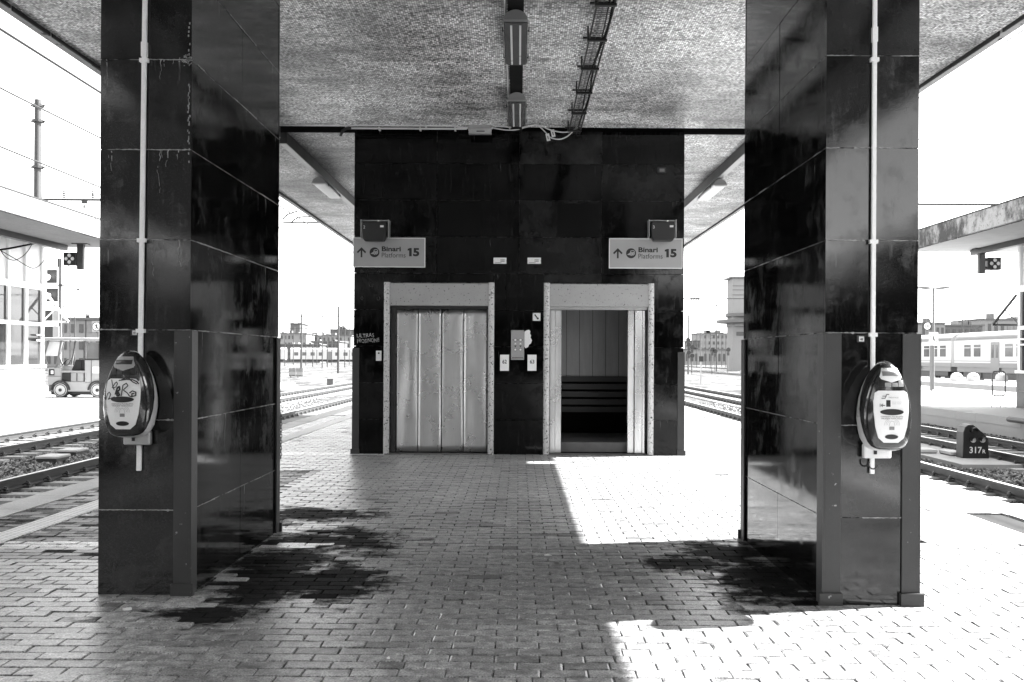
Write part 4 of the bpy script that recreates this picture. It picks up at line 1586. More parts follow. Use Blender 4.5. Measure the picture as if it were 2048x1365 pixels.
kiosk('white framed glass kiosk with pale stone base at the left edge', -1, 'kiosk_stone')
kiosk('glass kiosk with dark stone base cut by the right edge', 1, 'kiosk_stone_dark')

# unseen station hall, added behind the camera to darken the polished stone's reflections
hall = thing('added_station_hall', 'long dark station hall added out of view behind the camera', 'building', (0, -48, -.5))
B(-90, 90, -60, -48, -.5, 6.6).build('wall', 'hall_stone', hall)
B(-92, 92, -62, -47.8, 6.61, 7.2).build('roof', 'concrete', hall)
B(-92, 92, -47.9, -40, 4.6, 5.3).build('porch_roof', 'hall_stone', hall)
B(-90, -6, -72, -62.01, -.5, 21).build('added_block', 'hall_stone', hall)  # taller unseen mass, added to darken the left pillar's front
B(-90, -6, -62, -60.01, 7.3, 21).build('added_block_front', 'hall_stone', hall)
for k in range(45):
    x = -88 + 4 * k
    B(x, x + 2.6, -47.99, -47.9, 5.4, 6.4).build('window', 'kiosk_glass', hall)
    B(x + .2, x + 2.9, -47.99, -47.9, -.4, 4.2).build('doorway', 'black', hall)
    B(x + 3.1, x + 3.6, -41, -40.4, -.5, 4.59).build('column', 'hall_stone', hall)

# drooping black cables under the left canopy
for lab, pix, r_ in (('thick black cable drooping under the left canopy edge', [(0, 500), (20, 497), (45, 492), (70, 487)], .03),
                     ('thin black cable hanging in a long loop over the kiosk glass', [(2, 502), (12, 515), (28, 521), (44, 514), (56, 502), (63, 490)], .012),
                     ('thin black cable crossing down to the kiosk corner', [(2, 502), (30, 518), (65, 537), (84, 526), (90, 515), (93, 500)], .012)):
    pts = px_tube(pix, 28.2, 29.6)
    tag(MB().tube(pts, r_, 5).build('loose_cable', 'black', None, pts[0]), lab, 'cable', 'black cables on the left kiosk')


def four_light(label, x0, y0, x1, y1, d, s, ztop):
    a, b = at(x0, y1, d), at(x1, y0, d)
    g = thing('hanging_signal', label, 'signal', ((a.x + b.x) / 2, d, ztop), 'four-lens signals hanging from the side canopies')
    B(a.x, b.x, d, d + .25, a.z, b.z).build('housing', 'signal_black', g, bevel=.01)
    cx_, cz_ = (a.x + b.x) / 2, (a.z + b.z) / 2
    r_ = (b.x - a.x) * .25
    for dx, dz in ((0, r_), (0, -r_), (r_, 0), (-r_, 0)):
        l_ = MB().cyl((cx_ + dx, d + .005, cz_ + dz), (cx_ + dx, d - .02, cz_ + dz), .06, n=12).build('lens', 'lens_glass', g)
        MB().tube([(cx_ + dx + .068 * math.cos(R(20 * k)), d - .02, cz_ + dz + .068 * math.sin(R(20 * k))) for k in range(18)], .012, 5, True).build('lens_ring', 'signal_black', l_)
    xp = b.x + .1 if s < 0 else a.x - .16
    B(xp - .1, xp + .1, d + .05, d + .2, a.z - .12, ztop).build('hanger_post', 'pole_grey' if s > 0 else 'steel_paint', g)
    for z in (a.z + .05, b.z - .1):
        B(min(xp, cx_), max(xp, cx_), d + .06, d + .18, z, z + .05).build('bracket', 'steel_dark', g)
    B(xp - .25, xp + .25, d, d + .25, ztop - .03, ztop).build('top_plate', 'steel_dark', g)
    MB().tube([(cx_ + .15 + .22 * math.cos(R(k * 15)), d + .1, a.z - .35 * math.sin(R(k * 15))) for k in range(13)], .012, 5).build('cable_loop', 'black', g)
    return g


four_light('black signal box with four lenses hanging under the left canopy', 126, 505, 152, 531, 30.6, -1, 5.10)
four_light('black signal box with four lenses hanging from a grey post under the right canopy', 1976, 515, 2003, 540, 30.6, 1, 5.10)

# equipment mast beside the left kiosk
d = 38.0
b0 = at(119, 712, d)
g = thing('equipment_mast', 'thin mast stacked with square grey boards behind the left kiosk corner', 'mast', (b0.x, d, 0))
top = at(118, 517, d)
B(b0.x - .05, b0.x + .05, d, d + .1, 0, top.z).build('post', 'pole_grey', g)
for k, (x0, y0, x1, y1) in enumerate(((95, 540, 115, 567), (94, 577, 117, 604), (91, 621, 106, 643), (90, 653, 107, 680), (107, 621, 119, 643), (107, 653, 119, 678))):
    a, b = at(x0, y1, d), at(x1, y0, d)
    bb = B(a.x, b.x, d - .06, d - .02, a.z, b.z).build('board', 'steel_paint' if k < 4 else 'bezel_grey', g)
    if k < 2:
        c_ = (a + b) / 2
        MB().cyl((c_.x - .1, d - .05, c_.z), (c_.x - .1, d - .25, c_.z - .05), .06, .14, n=14).build('horn', 'white_plastic', bb)
a = at(85, 572, d)
B(a.x, b0.x + .2, d - .05, d + .05, a.z, a.z + .06).build('cross_arm', 'steel_dark', g)
a, b = at(116, 535, d), at(120, 517, d)
B(a.x, b.x, d - .06, d - .02, a.z, b.z).build('upper_board', 'steel_paint', g)

# ------------------------------------------------------------------ baggage tractor on the left platform
TD = 33.4
K = TD / FPX
TX = at(95, 797, TD).x


def tv(x, y):
    """tractor drawn in photograph units from its front lower corner"""
    return TX + (x - 95) * K, (797 - y) * K


tr = thing('baggage_tractor', 'white electric baggage tractor with open cab, parked beyond the left kiosk', 'tractor', (TX + 1.2, TD + .6, 0))


def tb(name, x0, y0, x1, y1, mat, ya=0.0, yb=1.2, parent=tr, bevel=.02):
    (xa, zb), (xb, za) = tv(x0, y0), tv(x1, y1)
    return B(xa, xb, TD + ya, TD + yb, max(za, .02), zb).build(name, mat, parent, bevel=bevel)


tb('chassis', 122, 765, 226, 785, 'vehicle_white')
tb('front_body', 95, 737, 121, 772, 'vehicle_white')
tb('bumper', 95, 772, 108, 786, 'train_grey', .02, 1.18)
tb('underbody', 97, 784, 224, 792, 'steel_dark', .15, 1.05)
hl = tb('headlight', 97, 740, 109, 753, 'signal_black', -.015, .1)
tb('lens', 102, 743, 107, 750, 'diffuser', -.03, -.016, hl, .004)
tb('dashboard', 106, 733, 122, 765, 'vehicle_white', .05, 1.15)
tb('battery_bay', 122, 747, 140, 765, 'signal_black', .04, 1.1)
tb('side_panel', 140, 747, 166, 765, 'bezel_grey', .02, 1.1)
tb('rear_box', 169, 720, 226, 768, 'vehicle_white', .0, 1.2)
tb('box_line', 169, 719, 226, 722, 'steel_dark', -.01, 1.21, bevel=0)
tb('seat_board', 118, 743, 170, 747, 'vehicle_white', .0, 1.2)
tb('roof', 85, 677, 226, 683, 'vehicle_white', -.03, 1.23)
for yy in (.03, 1.13):
    m = MB()
    for (xa, ya, xb, yb) in ((87, 715, 97, 683), (87, 715, 96, 738), (121, 683, 112, 735), (170, 683, 170, 745), (139, 683, 139, 722), (87, 735, 112, 735)):
        p0, p1 = tv(xa, ya), tv(xb, yb)
        m.bar((p0[0], TD + yy, p0[1]), (p1[0], TD + yy, p1[1]), .045, .045, (0, 1, 0))
    m.build('cab_frame', 'train_grey', tr, fix=False)
m = MB()
(a0, a1), (b0_, b1_) = tv(88, 714), tv(97, 685)
m.add([(a0, TD + .06, a1), (a0, TD + 1.1, a1), (b0_, TD + 1.1, b1_), (b0_, TD + .06, b1_)], [(0, 1, 2, 3)])
m.build('windscreen', 'vehicle_glass', tr, fix=False)
tb('rear_window', 140, 686, 169, 719, 'vehicle_glass', 1.12, 1.14, bevel=0)
(a0, a1), (b0_, b1_) = tv(138, 743), tv(160, 721)
for yy in (.15, .65):
    st = MB().prism([(a0, a1), (b0_ - .03, a1), (b0_, b1_), (a0 + .15, b1_)], TD + yy, TD + yy + .4, 'Y').build('seat', 'signal_black', tr, bevel=.02)
for xc in (121, 195):
    wx, wz = tv(xc, 782)
    n = 14
    arc = [(wx + .34 * math.cos(math.pi * k / n), .265 + .34 * math.sin(math.pi * k / n)) for k in range(n + 1)] + [(wx + .29 * math.cos(math.pi * k / n), .265 + .29 * math.sin(math.pi * k / n)) for k in range(n, -1, -1)]
    m = MB()
    for yy in (-.045, .2):
        m.v += [(a_, TD + yy, b_) for a_, b_ in arc]
    k_ = len(arc)
    m.f = [(i, (i + 1) % k_, k_ + (i + 1) % k_, k_ + i) for i in range(k_)] + [(i, i + 1, k_ - 2 - i, k_ - 1 - i) for i in range(n)]
    m.build('wheel_arch', 'steel_dark', tr)
for x0, y0, x1, y1 in ((182, 722, 182.8, 768), (140, 747, 140.8, 765), (153, 748, 153.6, 764), (95, 754, 121, 754.8), (205, 722, 205.8, 768)):
    tb('panel_seam', x0, y0, x1, y1, 'steel_dark', -.012, .02, bevel=0)
tb('rear_lamp', 222, 735, 225, 742, 'signal_black', -.02, .05, bevel=0)
tb('mirror', 84, 700, 86.5, 709, 'signal_black', -.16, -.06, bevel=.01)
tb('fleet_plate', 185, 735, 203, 748, 'paper', -.012, -.002, bevel=0)
sw = tv(125, 727)
MB().tube([(sw[0] + .06 * math.cos(R(30 * k)), TD + .35 + .17 * math.sin(R(30 * k)), sw[1] + .12 * math.cos(R(30 * k))) for k in range(12)], .014, 6, True).build('steering_wheel', 'signal_black', tr)
p0, p1 = tv(112, 735), tv(124, 722)
MB().cyl((p0[0], TD + .35, p0[1]), (p1[0], TD + .35, p1[1]), .02, n=8).build('steering_column', 'steel_dark', tr)
for xc in (121, 195):
    (wx, wz) = tv(xc, 782)
    for yy in (-.02, 1.0):
        w_ = MB().cyl((wx, TD + yy, .265), (wx, TD + yy + .22, .265), .265, n=28).build('wheel', 'tyre', tr, smooth=True)
        yf = TD + yy - .008 if yy < 0 else TD + yy + .228
        MB().cyl((wx, yf, .265), (wx, TD + yy + .1, .265), .17, n=24).build('rim', 'hub', w_, smooth=True)
        MB().cyl((wx, yf - .01, .265), (wx, TD + yy + .1, .265), .06, n=12).build('hub_cap', 'steel_dark', w_, smooth=True)
        MB().tube([(wx + .215 * math.cos(R(k * 15)), TD + yy - .004, .265 + .215 * math.sin(R(k * 15))) for k in range(24)], .012, 5, True).build('tread_ring', 'hub', w_)


# ------------------------------------------------------------------ right side: dwarf signal, signs, lamp post, barrier, domes
SD = 18.3
c_ = at(1951, 912, SD)
SB = -.40
sg_ = thing('dwarf_signal', 'black dwarf signal marked 317R standing between the right tracks', 'signal', (c_.x, SD, SB))
k = SD / FPX
sx = lambda x: at(x, 880, SD).x
sz = lambda y: SB + (912 - y) * k
prof = [(1926, 912), (1927, 860), (1931, 849), (1938, 845), (1946, 845), (1957, 853), (1976, 871), (1979, 912)]
MB().prism([(sx(x), sz(y)) for x, y in prof], SD, SD + .3, 'Y').build('housing', 'signal_black', sg_, bevel=.012, seg=2)
for x, y, mt in ((1946, 856, 'signal_black'), (1946, 875, 'lens_glass'), (1965, 875, 'lens_glass')):
    l_ = MB().cyl((sx(x), SD + .01, sz(y)), (sx(x), SD - .015, sz(y)), .055, n=18).build('lens', mt, sg_, smooth=True)
    pts = [(sx(x) + .064 * math.cos(R(a_)), sz(y) + .064 * math.sin(R(a_))) for a_ in range(-10, 191, 20)]
    m = MB()
    for yy in (SD, SD - .10):
        for p in pts:
            m.v.append((p[0], yy, p[1] - (.012 if yy < SD else 0)))
    n_ = len(pts)
    m.f = [(j, j + 1, n_ + j + 1, n_ + j) for j in range(n_ - 1)]
    o = m.build('visor', 'signal_black', l_, fix=False)
    o.modifiers.new('thickness', 'SOLIDIFY').thickness = .006
lettering('317', sx(1939), SD - .003, sz(902), 'paper', sg_, width=25 * k, height=13 * k, bold=.02)
lettering('R', sx(1965), SD - .003, sz(902), 'paper', sg_, width=6.5 * k, height=7.5 * k, bold=.02)


def trough(label, x0, x1, y, d, h=.16):
    a, b = at(x0, y, d), at(x1, y, d)
    g = thing('cable_box', label, 'box', ((a.x + b.x) / 2, d, -.47), 'low boxes between the rails')
    B(a.x, b.x, d, d + .5, -.48, -.48 + h * .6).build('base', 'steel_paint', g)
    B(a.x - .02, b.x + .02, d - .02, d + .52, -.48 + h * .6, -.48 + h).build('lid', 'box_concrete', g, bevel=.01)


trough('low concrete box beside the right pillar, left of the dwarf signal', 1843, 1873, 895, 19.2)
trough('low concrete box touching the left side of the dwarf signal', 1903, 1928, 899, 18.7)
trough('long flat box between the rails at the left edge', 73, 113, 900, 17.4, .12)
trough('flat box between the rails just left of the left pillar', 116, 152, 889, 18.6, .12)
b = at(660, 770, 62)
g = thing('relay_cabinet', 'small grey lineside cabinet far off between the left pillar and the lift', 'cabinet', (b.x, 62, -.48))
B(b.x - .2, b.x + .2, 62, 62.4, -.48, .02).build('body', 'pole_grey', g)
B(b.x - .24, b.x + .24, 61.96, 62.44, .02, .07).build('lid', 'galvanised', g)

# retaining pipe on the right platform's edge
m = MB().tube([(12.55, 21, -.02), (12.55, 24.3, -.02)], .07, 8)
tag(m.build('drain_pipe', 'pole_grey', None, (12.55, 22, -.1), smooth=True), 'grey pipe along the edge of the right platform behind the dwarf signal', 'pipe')

# double-armed lamp post with signs
LD = 47.0
b = at(1866, 780, LD)
g = thing('lamp_post', 'slim double-armed lamp post on the right platform', 'lamp post', (b.x, LD, 0), 'double-armed lamp posts')
zt = at(1866, 577, LD).z
MB().cyl((b.x, LD, 0), (b.x, LD, zt), .07, .045, n=10).build('pole', 'pole_grey', g, smooth=True)
for s in (-1, 1):
    m = MB().prism([(0, 0), (s * .1, .04), (s * .55, .09), (s * .78, .06), (s * .76, -.01), (s * .35, -.06), (s * .1, -.03)], LD - .1, LD + .1, 'Y')
    m.v = [(p[0] + b.x, p[1], p[2] + zt) for p in m.v]
    m.build('lamp_head', 'pole_grey', g)


def round_sign(label, x0, y0, x1, y1, d, post_to, txt=None, back='steel_paint'):
    a, c = at(x0, y1, d), at(x1, y0, d)
    g = thing('round_sign', label, 'sign', ((a.x + c.x) / 2, d, 0))
    B(a.x, c.x, d - .02, d, a.z, c.z).build('backing', back, g)
    cx_, cz_ = (a.x + c.x) / 2, (a.z + c.z) / 2
    r_ = min(c.x - a.x, c.z - a.z) * .44
    MB().cyl((cx_, d - .02, cz_), (cx_, d - .026, cz_), r_, n=24).build('disc', 'paper', g)
    MB().tube([(cx_ + r_ * math.cos(R(15 * k)), d - .026, cz_ + r_ * math.sin(R(15 * k))) for k in range(24)], r_ * .07, 4, True).build('ring', 'ink', g)
    if txt:
        lettering(txt, cx_ - r_ * .62, d - .029, cz_ - r_ * .45, 'ink', g, width=r_ * 1.25, height=r_ * .9, bold=.01)
    else:
        m = MB()
        e = d - .029
        U = r_
        m.cyl((cx_ - .05 * U, e, cz_ + .58 * U), (cx_ - .05 * U, e - .003, cz_ + .58 * U), .15 * U, n=10)
        for p0, p1, w_ in (((-.05, .4), (.02, -.1), .26), ((.0, -.1), (-.25, -.65), .17), ((.02, -.1), (.3, -.6), .17), ((-.05, .3), (-.4, .0), .11), ((0, .3), (.35, .1), .11)):
            m.bar((cx_ + p0[0] * U, e, cz_ + p0[1] * U), (cx_ + p1[0] * U, e, cz_ + p1[1] * U), w_ * U, .003, (0, 1, 0))
        m.bar((cx_ - .7 * U, e - .003, cz_ + .7 * U), (cx_ + .7 * U, e - .003, cz_ - .7 * U), .08 * U, .003, (0, 1, 0))
        m.build('walking_mark', 'ink', g, fix=False)
    B(post_to - .035, post_to + .035, d + .001, d + .06, 0, c.z).build('post', 'pole_grey', g)


round_sign('dark square sign with a white disc numbered 18, on the right platform', 1844, 645, 1864, 661, 46.0, at(1862, 700, 46).x, '18')
round_sign('white no-walking sign below the number 18 sign', 1858, 665, 1876, 691, 45.0, at(1864, 700, 45).x, None, 'paper')
round_sign('pale round prohibition sign half hidden by the left pillar', 184, 643, 203, 664, 40.0, at(196, 700, 40).x, None, 'bezel_grey')

# crowd barrier
d = 30.2
b = at(1997, 815, d)
g = thing('crowd_barrier', 'thin tubular crowd barrier on the right platform', 'barrier', (b.x, d, 0))
k = d / FPX
fx = lambda x: b.x + (x - 1997) * k
fz = lambda y: (815 - y) * k
MB().tube([(fx(1985), d, fz(792)), (fx(1984), d, fz(750)), (fx(1987), d, fz(744)), (fx(2007), d, fz(744)), (fx(2011), d, fz(749)), (fx(2010), d, fz(788)), (fx(2007), d, fz(792)), (fx(1989), d, fz(792))], .022, 6, True).build('frame', 'pole_grey', g)
m = MB()
for j in range(6):
    m.cyl((fx(1988 + j * 3.8), d, fz(750)), (fx(1988 + j * 3.8), d, fz(744)), .01, n=5)
m.build('top_bars', 'pole_grey', g, fix=False)
for xc in (1988.5, 2006):
    MB().cyl((fx(xc), d, fz(792)), (fx(xc), d, fz(803)), .015, n=6).build('stem', 'steel_dark', g)
    MB().tube([(fx(xc) + x_ * k, d + y_, z_) for x_, y_, z_ in ((-15, -.3, 0.015), (-8, -.18, fz(807)), (0, 0, fz(803)), (8, .18, fz(807)), (14, .3, 0.015))], .014, 6).build('foot', 'steel_dark', g)

# white concrete domes on the far platform
for j, (x, lab) in enumerate(((1913, 'white concrete dome left of the three in front of the train'), (1946, 'white concrete dome in the middle of the three in front of the train'), (2003, 'white concrete dome on the right behind the crowd barrier'))):
    d = 66.0
    b = at(x, 762, d)
    g = thing('concrete_dome', lab, 'dome', (b.x, d, 0), 'concrete domes on the far platform')
    m = MB()
    n = 16
    rings = [(.40, 0), (.40, .25), (.37, .4), (.28, .52), (.15, .58), (.02, .6)]
    for r_, z in rings:
        for q in range(n):
            m.v.append((b.x + r_ * math.cos(2 * math.pi * q / n), d + r_ * math.sin(2 * math.pi * q / n), z))
    for i in range(len(rings) - 1):
        for q in range(n):
            m.f.append((i * n + q, i * n + (q + 1) % n, (i + 1) * n + (q + 1) % n, (i + 1) * n + q))
    m.f.append(tuple(range((len(rings) - 1) * n, len(rings) * n)))
    m.build('body', 'concrete_pale', g, smooth=True)
    B(b.x - .12, b.x + .12, d - .41, d - .34, .3, .4).build('plaque', 'bezel_grey', g)


# ------------------------------------------------------------------ trains
def carriage(name, label, x, y0, y1, group):
    """side towards -X seen from the camera; runs along Y"""
    g = thing(name, label, 'train', (x + 1.4, (y0 + y1) / 2, -.26), group)
    L = y1 - y0
    zb = -.26
    B(x, x + 2.8, y0, y1, zb + 1.15, zb + 3.3).build('body', 'train_body', g)
    prof = [(x, zb + 3.3), (x + .12, zb + 3.62), (x + .5, zb + 3.9), (x + 1.4, zb + 4.0), (x + 2.3, zb + 3.9), (x + 2.68, zb + 3.62), (x + 2.8, zb + 3.3)]
    rf = MB().prism(prof, y0, y1, 'Y').build('roof', 'train_roof', g)
    for j in range(4):
        B(x - .015, x + .02, y0 + .05, y1 - .05, zb + 3.34 + j * .075, zb + 3.36 + j * .075).build('roof_rib', 'train_grey', rf)
    B(x - .012, x + .02, y0, y1, zb + 1.15, zb + 1.5).build('skirt_band', 'train_grey', g)
    B(x - .012, x + .02, y0, y1, zb + 1.62, zb + 1.68).build('stripe', 'train_grey', g)
    B(x + .1, x + 2.7, y0 + .3, y1 - .3, zb + .75, zb + 1.149).build('underframe', 'train_grey', g)
    B(x + .3, x + 2.5, y0 + 3.5, y1 - 3.5, zb + .25, zb + .75).build('equipment', 'steel_dark', g)
    for yc in (y0 + 2.6, y1 - 2.6):
        bg = B(x + .25, x + 2.5, yc - 1.5, yc + 1.5, zb + .35, zb + .8).build('bogie', 'steel_dark', g)
        for q in (-.95, .95):
            MB().cyl((x + .4, yc + q, zb + .46), (x + .55, yc + q, zb + .46), .46, n=16).build('wheel', 'rail_side', bg)
    doors = [y0 + L * .27, y0 + L * .73]
    for yc in doors:
        dr = B(x - .02, x + .03, yc - .65, yc + .65, zb + .9, zb + 3.1).build('door', 'train_grey', g)
        for q in (-.32, .32):
            B(x - .03, x - .018, yc + q - .17, yc + q + .17, zb + 1.9, zb + 2.9).build('pane', 'train_glass', dr)
    y = y0 + 1.0
    while y + 1.2 < y1 - .6:
        if all(abs(y + .55 - yc) > 1.35 for yc in doors):
            w_ = B(x - .015, x + .03, y, y + 1.1, zb + 2.0, zb + 2.95).build('window', 'train_glass', g)
            B(x - .025, x - .013, y, y + 1.1, zb + 2.68, zb + 2.73).build('window_bar', 'train_body', w_)
        y += 1.62
    return g


carriage('train_carriage', 'pale train carriage nearest on the far right, half hidden by the kiosk', 36.2, 54, 78.9, 'carriages of the standing train')
carriage('train_carriage', 'pale train carriage farther off on the right, behind the lamp post', 36.2, 79.5, 104.4, 'carriages of the standing train')


def far_train(label, x0, x1, d, zb, h):
    g = thing('distant_train', label, 'train', ((x0 + x1) / 2, d, zb), 'far trains in the yard')
    B(x0, x1, d, d + 2.8, zb + .9, zb + h).build('body', 'train_body', g)
    MB().prism([(d, zb + h), (d + .4, zb + h + .4), (d + 2.4, zb + h + .4), (d + 2.8, zb + h)], x0, x1, 'X').build('roof', 'train_roof', g)
    B(x0 + .5, x1 - .5, d + .3, d + 2.5, zb + .3, zb + .9).build('underframe', 'steel_dark', g)
    x = x0 + 1.0
    k = 0
    while x + 1.5 < x1:
        if k % 5 == 4:
            B(x, x + 1.3, d - .02, d + .02, zb + .95, zb + 3.0).build('door', 'train_grey', g)
        else:
            B(x, x + 1.1, d - .02, d + .02, zb + 1.9, zb + 2.8).build('window', 'train_glass', g)
        x += 2.2
        k += 1


far_train('white train far away left of the lift tower, nearer the left pillar', -76, -61.6, 250, -.26, 3.6)
far_train('white train far away left of the lift tower, nearer the lift', -61, -40, 254, -.26, 3.6)


# ------------------------------------------------------------------ masts, wires, far yard
def mast(label, x, d, ztop, r_, group='yard masts', arm=0.0, lamp=False):
    g = thing('catenary_mast', label, 'mast', (x, d, -.5), group)
    MB().cyl((x, d, -.5), (x, d, ztop), r_, r_ * .75, n=10).build('pole', 'pole_dark', g, smooth=True)
    if arm:
        z = ztop - .9
        MB().tube([(x, d, z), (x + arm * .9, d, z + .15), (x + arm * 1.0, d, z + .02), (x + arm * .7, d, z - .25), (x, d, z - .55)], .03, 5).build('arm', 'steel_dark', g)
        m = MB()
        for q in range(4):
            m.cyl((x + arm * (.12 + .05 * q), d, z - .02), (x + arm * (.14 + .05 * q), d, z - .02), .09, n=8)
        m.build('insulator', 'steel_dark', g, fix=False)
    return g


md = 40.0
mb_ = at(75, 395, md)
g = mast('thick grey mast rising behind the left canopy', mb_.x, md, at(75, 200, md).z, .18)
for y in (212, 243, 335):
    z = at(75, y, md).z
    MB().cyl((mb_.x, md, z - .05), (mb_.x, md, z + .05), .235, n=12).build('band', 'steel_dark', g)
    B(mb_.x - .3, mb_.x + .3, md - .04, md + .04, z - .03, z + .03).build('clamp_arm', 'steel_dark', g)
GZ = at(140, 400, 46).z
gt = thing('gantry_beam', 'thin dark gantry beam with insulators crossing above both side tracks', 'gantry', (0, 46, GZ))
for x0, x1 in ((at(80, 400, 46).x, at(560, 400, 46).x), (at(1600, 408, 46).x, at(2110, 410, 46).x)):
    MB().cyl((x0, 46, GZ), (x1, 46, GZ), .055, n=8).build('beam', 'steel_dark', gt)
    MB().cyl((x0, 46, GZ + .28), (x1, 46, GZ + .2), .012, n=5).build('stay', 'steel_dark', gt)
    for f in (.1, .22, .3):
        x = x0 + (x1 - x0) * f
        ins = MB()
        for q in range(5):
            ins.cyl((x, 46, GZ + .1 + q * .09), (x, 46, GZ + .14 + q * .09), .09 - .008 * q, n=8)
        ins.cyl((x, 46, GZ), (x, 46, GZ + .85), .02, n=6)
        ins.build('insulator', 'steel_dark', gt, fix=False)
for px_, zz in ((80, GZ), (2105, GZ)):
    p_ = at(px_, 400, 46)
    MB().cyl((p_.x, 46, -.5), (p_.x, 46, GZ + .3), .12, n=10).build('post', 'pole_grey', gt)
a, b = at(163, 419, 45.8), at(175, 401, 45.8)
g = thing('track_number', 'small hanging plate numbered 6 under the gantry beam', 'plate', ((a.x + b.x) / 2, 45.8, a.z))
B(a.x, b.x, 45.8, 45.83, a.z, a.z + .28).build('plate', 'paper', g)
B(a.x, b.x, 45.8, 45.83, a.z + .281, b.z).build('hanger', 'steel_dark', g)
lettering('6', a.x + .09, 45.797, a.z + .05, 'ink', g, height=.18, bold=.02)

WI = 0
for x, z, lab in ((-6.47, 5.55, 'contact wire above the nearest track on the left'), (-6.47, 7.0, 'messenger wire above the nearest track on the left'),
                  (-10.62, 5.75, 'contact wire above the second track on the left'), (-10.62, 6.95, 'messenger wire above the second track on the left'),
                  (6.18, 5.55, 'contact wire above the nearest track on the right'), (6.18, 7.0, 'messenger wire above the nearest track on the right'),
                  (9.98, 5.75, 'contact wire above the second track on the right'), (9.98, 6.95, 'messenger wire above the second track on the right')):
    m = MB().tube([(x, -20 + 20 * k, z + (.0 if z < 6 else .25 * ((k % 3) == 0))) for k in range(12)], .02 if x < 0 else .008, 5)
    tag(m.build('overhead_wire', 'steel_dark', None, (x, 60, z), fix=False), lab, 'wire', 'overhead wires along the tracks')
for lab, p0, p1, d0, d1 in (('stay wire from the thick mast down to the left edge', (0, 273), (66, 246), 39, 40), ('level stay wire through the top of the thick mast', (-60, 217), (203, 223), 40, 42),
                            ('wire with beads sagging below the thick mast', (-10, 325), (90, 345), 39, 41), ('faint wire leaving the thick mast towards the left pillar', (88, 245), (205, 302), 40, 60)):
    a, b = at(*p0, d0), at(*p1, d1)
    tag(MB().tube([a, a.lerp(b, .5) + Vector((0, 0, -.05)), b], .012, 5).build('stay_wire', 'steel_dark', None, a), lab, 'wire', 'stay wires of the left mast')

for lab, x, y0, y1, d, r_, arm in (('far mast left of the lift, tallest, with two crossing wires', 677, 613, 746, 112, .14, 0), ('far mast left of the lift, close to the left pillar', 603, 628, 736, 150, .16, -2.5),
                                   ('far thin mast left of the lift, third from the left pillar', 645, 632, 736, 165, .1, 0), ('far thin mast left of the lift, fourth from the left pillar', 655, 640, 735, 170, .1, 2.0),
                                   ('far slim mast left of the lift, second from the left pillar', 626, 640, 735, 180, .09, 0),
                                   ('tall thin mast with a lamp ring right of the lift', 1433.5, 611, 740, 140, .1, 0), ('far mast right of the lift with pale signals on it', 1377, 630, 740, 120, .12, 0),
                                   ('far mast right of the lift, beside the one with signals', 1384, 648, 738, 130, .09, 0)):
    p_ = at(x, y0, d)
    mast(lab, p_.x, d, p_.z, r_, arm=arm)
for j, (x, y0, d, r_) in enumerate(((570, 652, 190, .08), (587, 660, 220, .1), (612, 650, 200, .07), (634, 655, 230, .09), (664, 645, 210, .07), (690, 640, 170, .09), (699, 655, 230, .08),
                                  (1394, 660, 190, .07), (1412, 650, 210, .08), (1421, 662, 180, .07), (1444, 655, 220, .08), (1452, 668, 170, .06), (1460, 662, 200, .07), (1850, 640, 150, .07), (1925, 628, 140, .08), (1942, 645, 170, .07), (1995, 640, 150, .08),
                                  (127, 600, 110, .07), (150, 560, 90, .06), (172, 590, 120, .07), (141, 575, 100, .05))):
    p_ = at(x, y0, d)
    side = 'above the tractor' if x < 500 else 'left of the lift' if x < 1000 else 'right of the lift' if x < 1500 else 'beyond the right platform'
    mast('%s from the left of the very distant thin masts %s' % (['first', 'second', 'third', 'fourth', 'fifth', 'sixth', 'seventh', 'first', 'second', 'third', 'fourth', 'fifth', 'sixth', 'first', 'second', 'third', 'fourth', 'first', 'third', 'fourth', 'second'][j], side), p_.x, d, p_.z, r_, 'distant yard masts', arm=(1.5 if j % 3 == 0 else 0))
p_ = at(1433.5, 611, 140)
m = MB().tube([(p_.x + 1.0 * math.cos(R(30 * k)), 140 + 1.0 * math.sin(R(30 * k)), p_.z) for k in range(12)], .05, 5, True)
tag(m.build('lamp_ring', 'steel_dark', None, (p_.x, 140, p_.z)), 'ring of floodlights on top of the tall thin mast', 'lamp')
for lab, pix, d in (('catenary bracket loop under the canopy edge beside the left pillar', [(566, 445), (567, 437), (578, 428), (595, 423)], 60), ('catenary bracket rod reaching back under the canopy edge', [(582, 446), (592, 438), (608, 434), (640, 436)], 60), ('level bracket tube under the left canopy edge', [(566, 445), (600, 446), (650, 445)], 60),
                    ('catenary arm left of the lift tower below its left sign', [(678, 610), (680, 605), (690, 600), (707, 597)], 90), ('lower catenary tube left of the lift tower', [(678, 611), (690, 611), (707, 608)], 90)):
    pts = px_tube(pix, d, d)
    tag(MB().tube(pts, .05, 5).build('catenary_bracket', 'steel_dark', None, pts[0]), lab, 'bracket', 'catenary brackets left of the lift')
for lab, y, d, x0, x1, r_ in (('upper cross wire spanning the yard left of the lift', 633, 130, 540, 720, .07), ('lower cross wire spanning the yard left of the lift', 657, 130, 540, 720, .03), ('third cross wire spanning the yard left of the lift, just above the roofs', 648, 160, 540, 720, .03), ('long cross wire above the tractor at the left', 591, 90, 60, 220, .03), ('second cross wire above the tractor at the left', 613, 90, 60, 220, .03), ('cross wire above the train at the right', 628, 110, 1820, 2060, .02), ('upper cross wire spanning the yard right of the lift', 597.5, 100, 1350, 1500, .06), ('lower cross wire spanning the yard right of the lift', 637, 120, 1350, 1500, .02)):
    a, b = at(x0, y, d), at(x1, y, d)
    tag(MB().cyl(a, b, r_, n=5).build('cross_wire', 'steel_dark', None, a), lab, 'wire', 'cross wires over the yard')
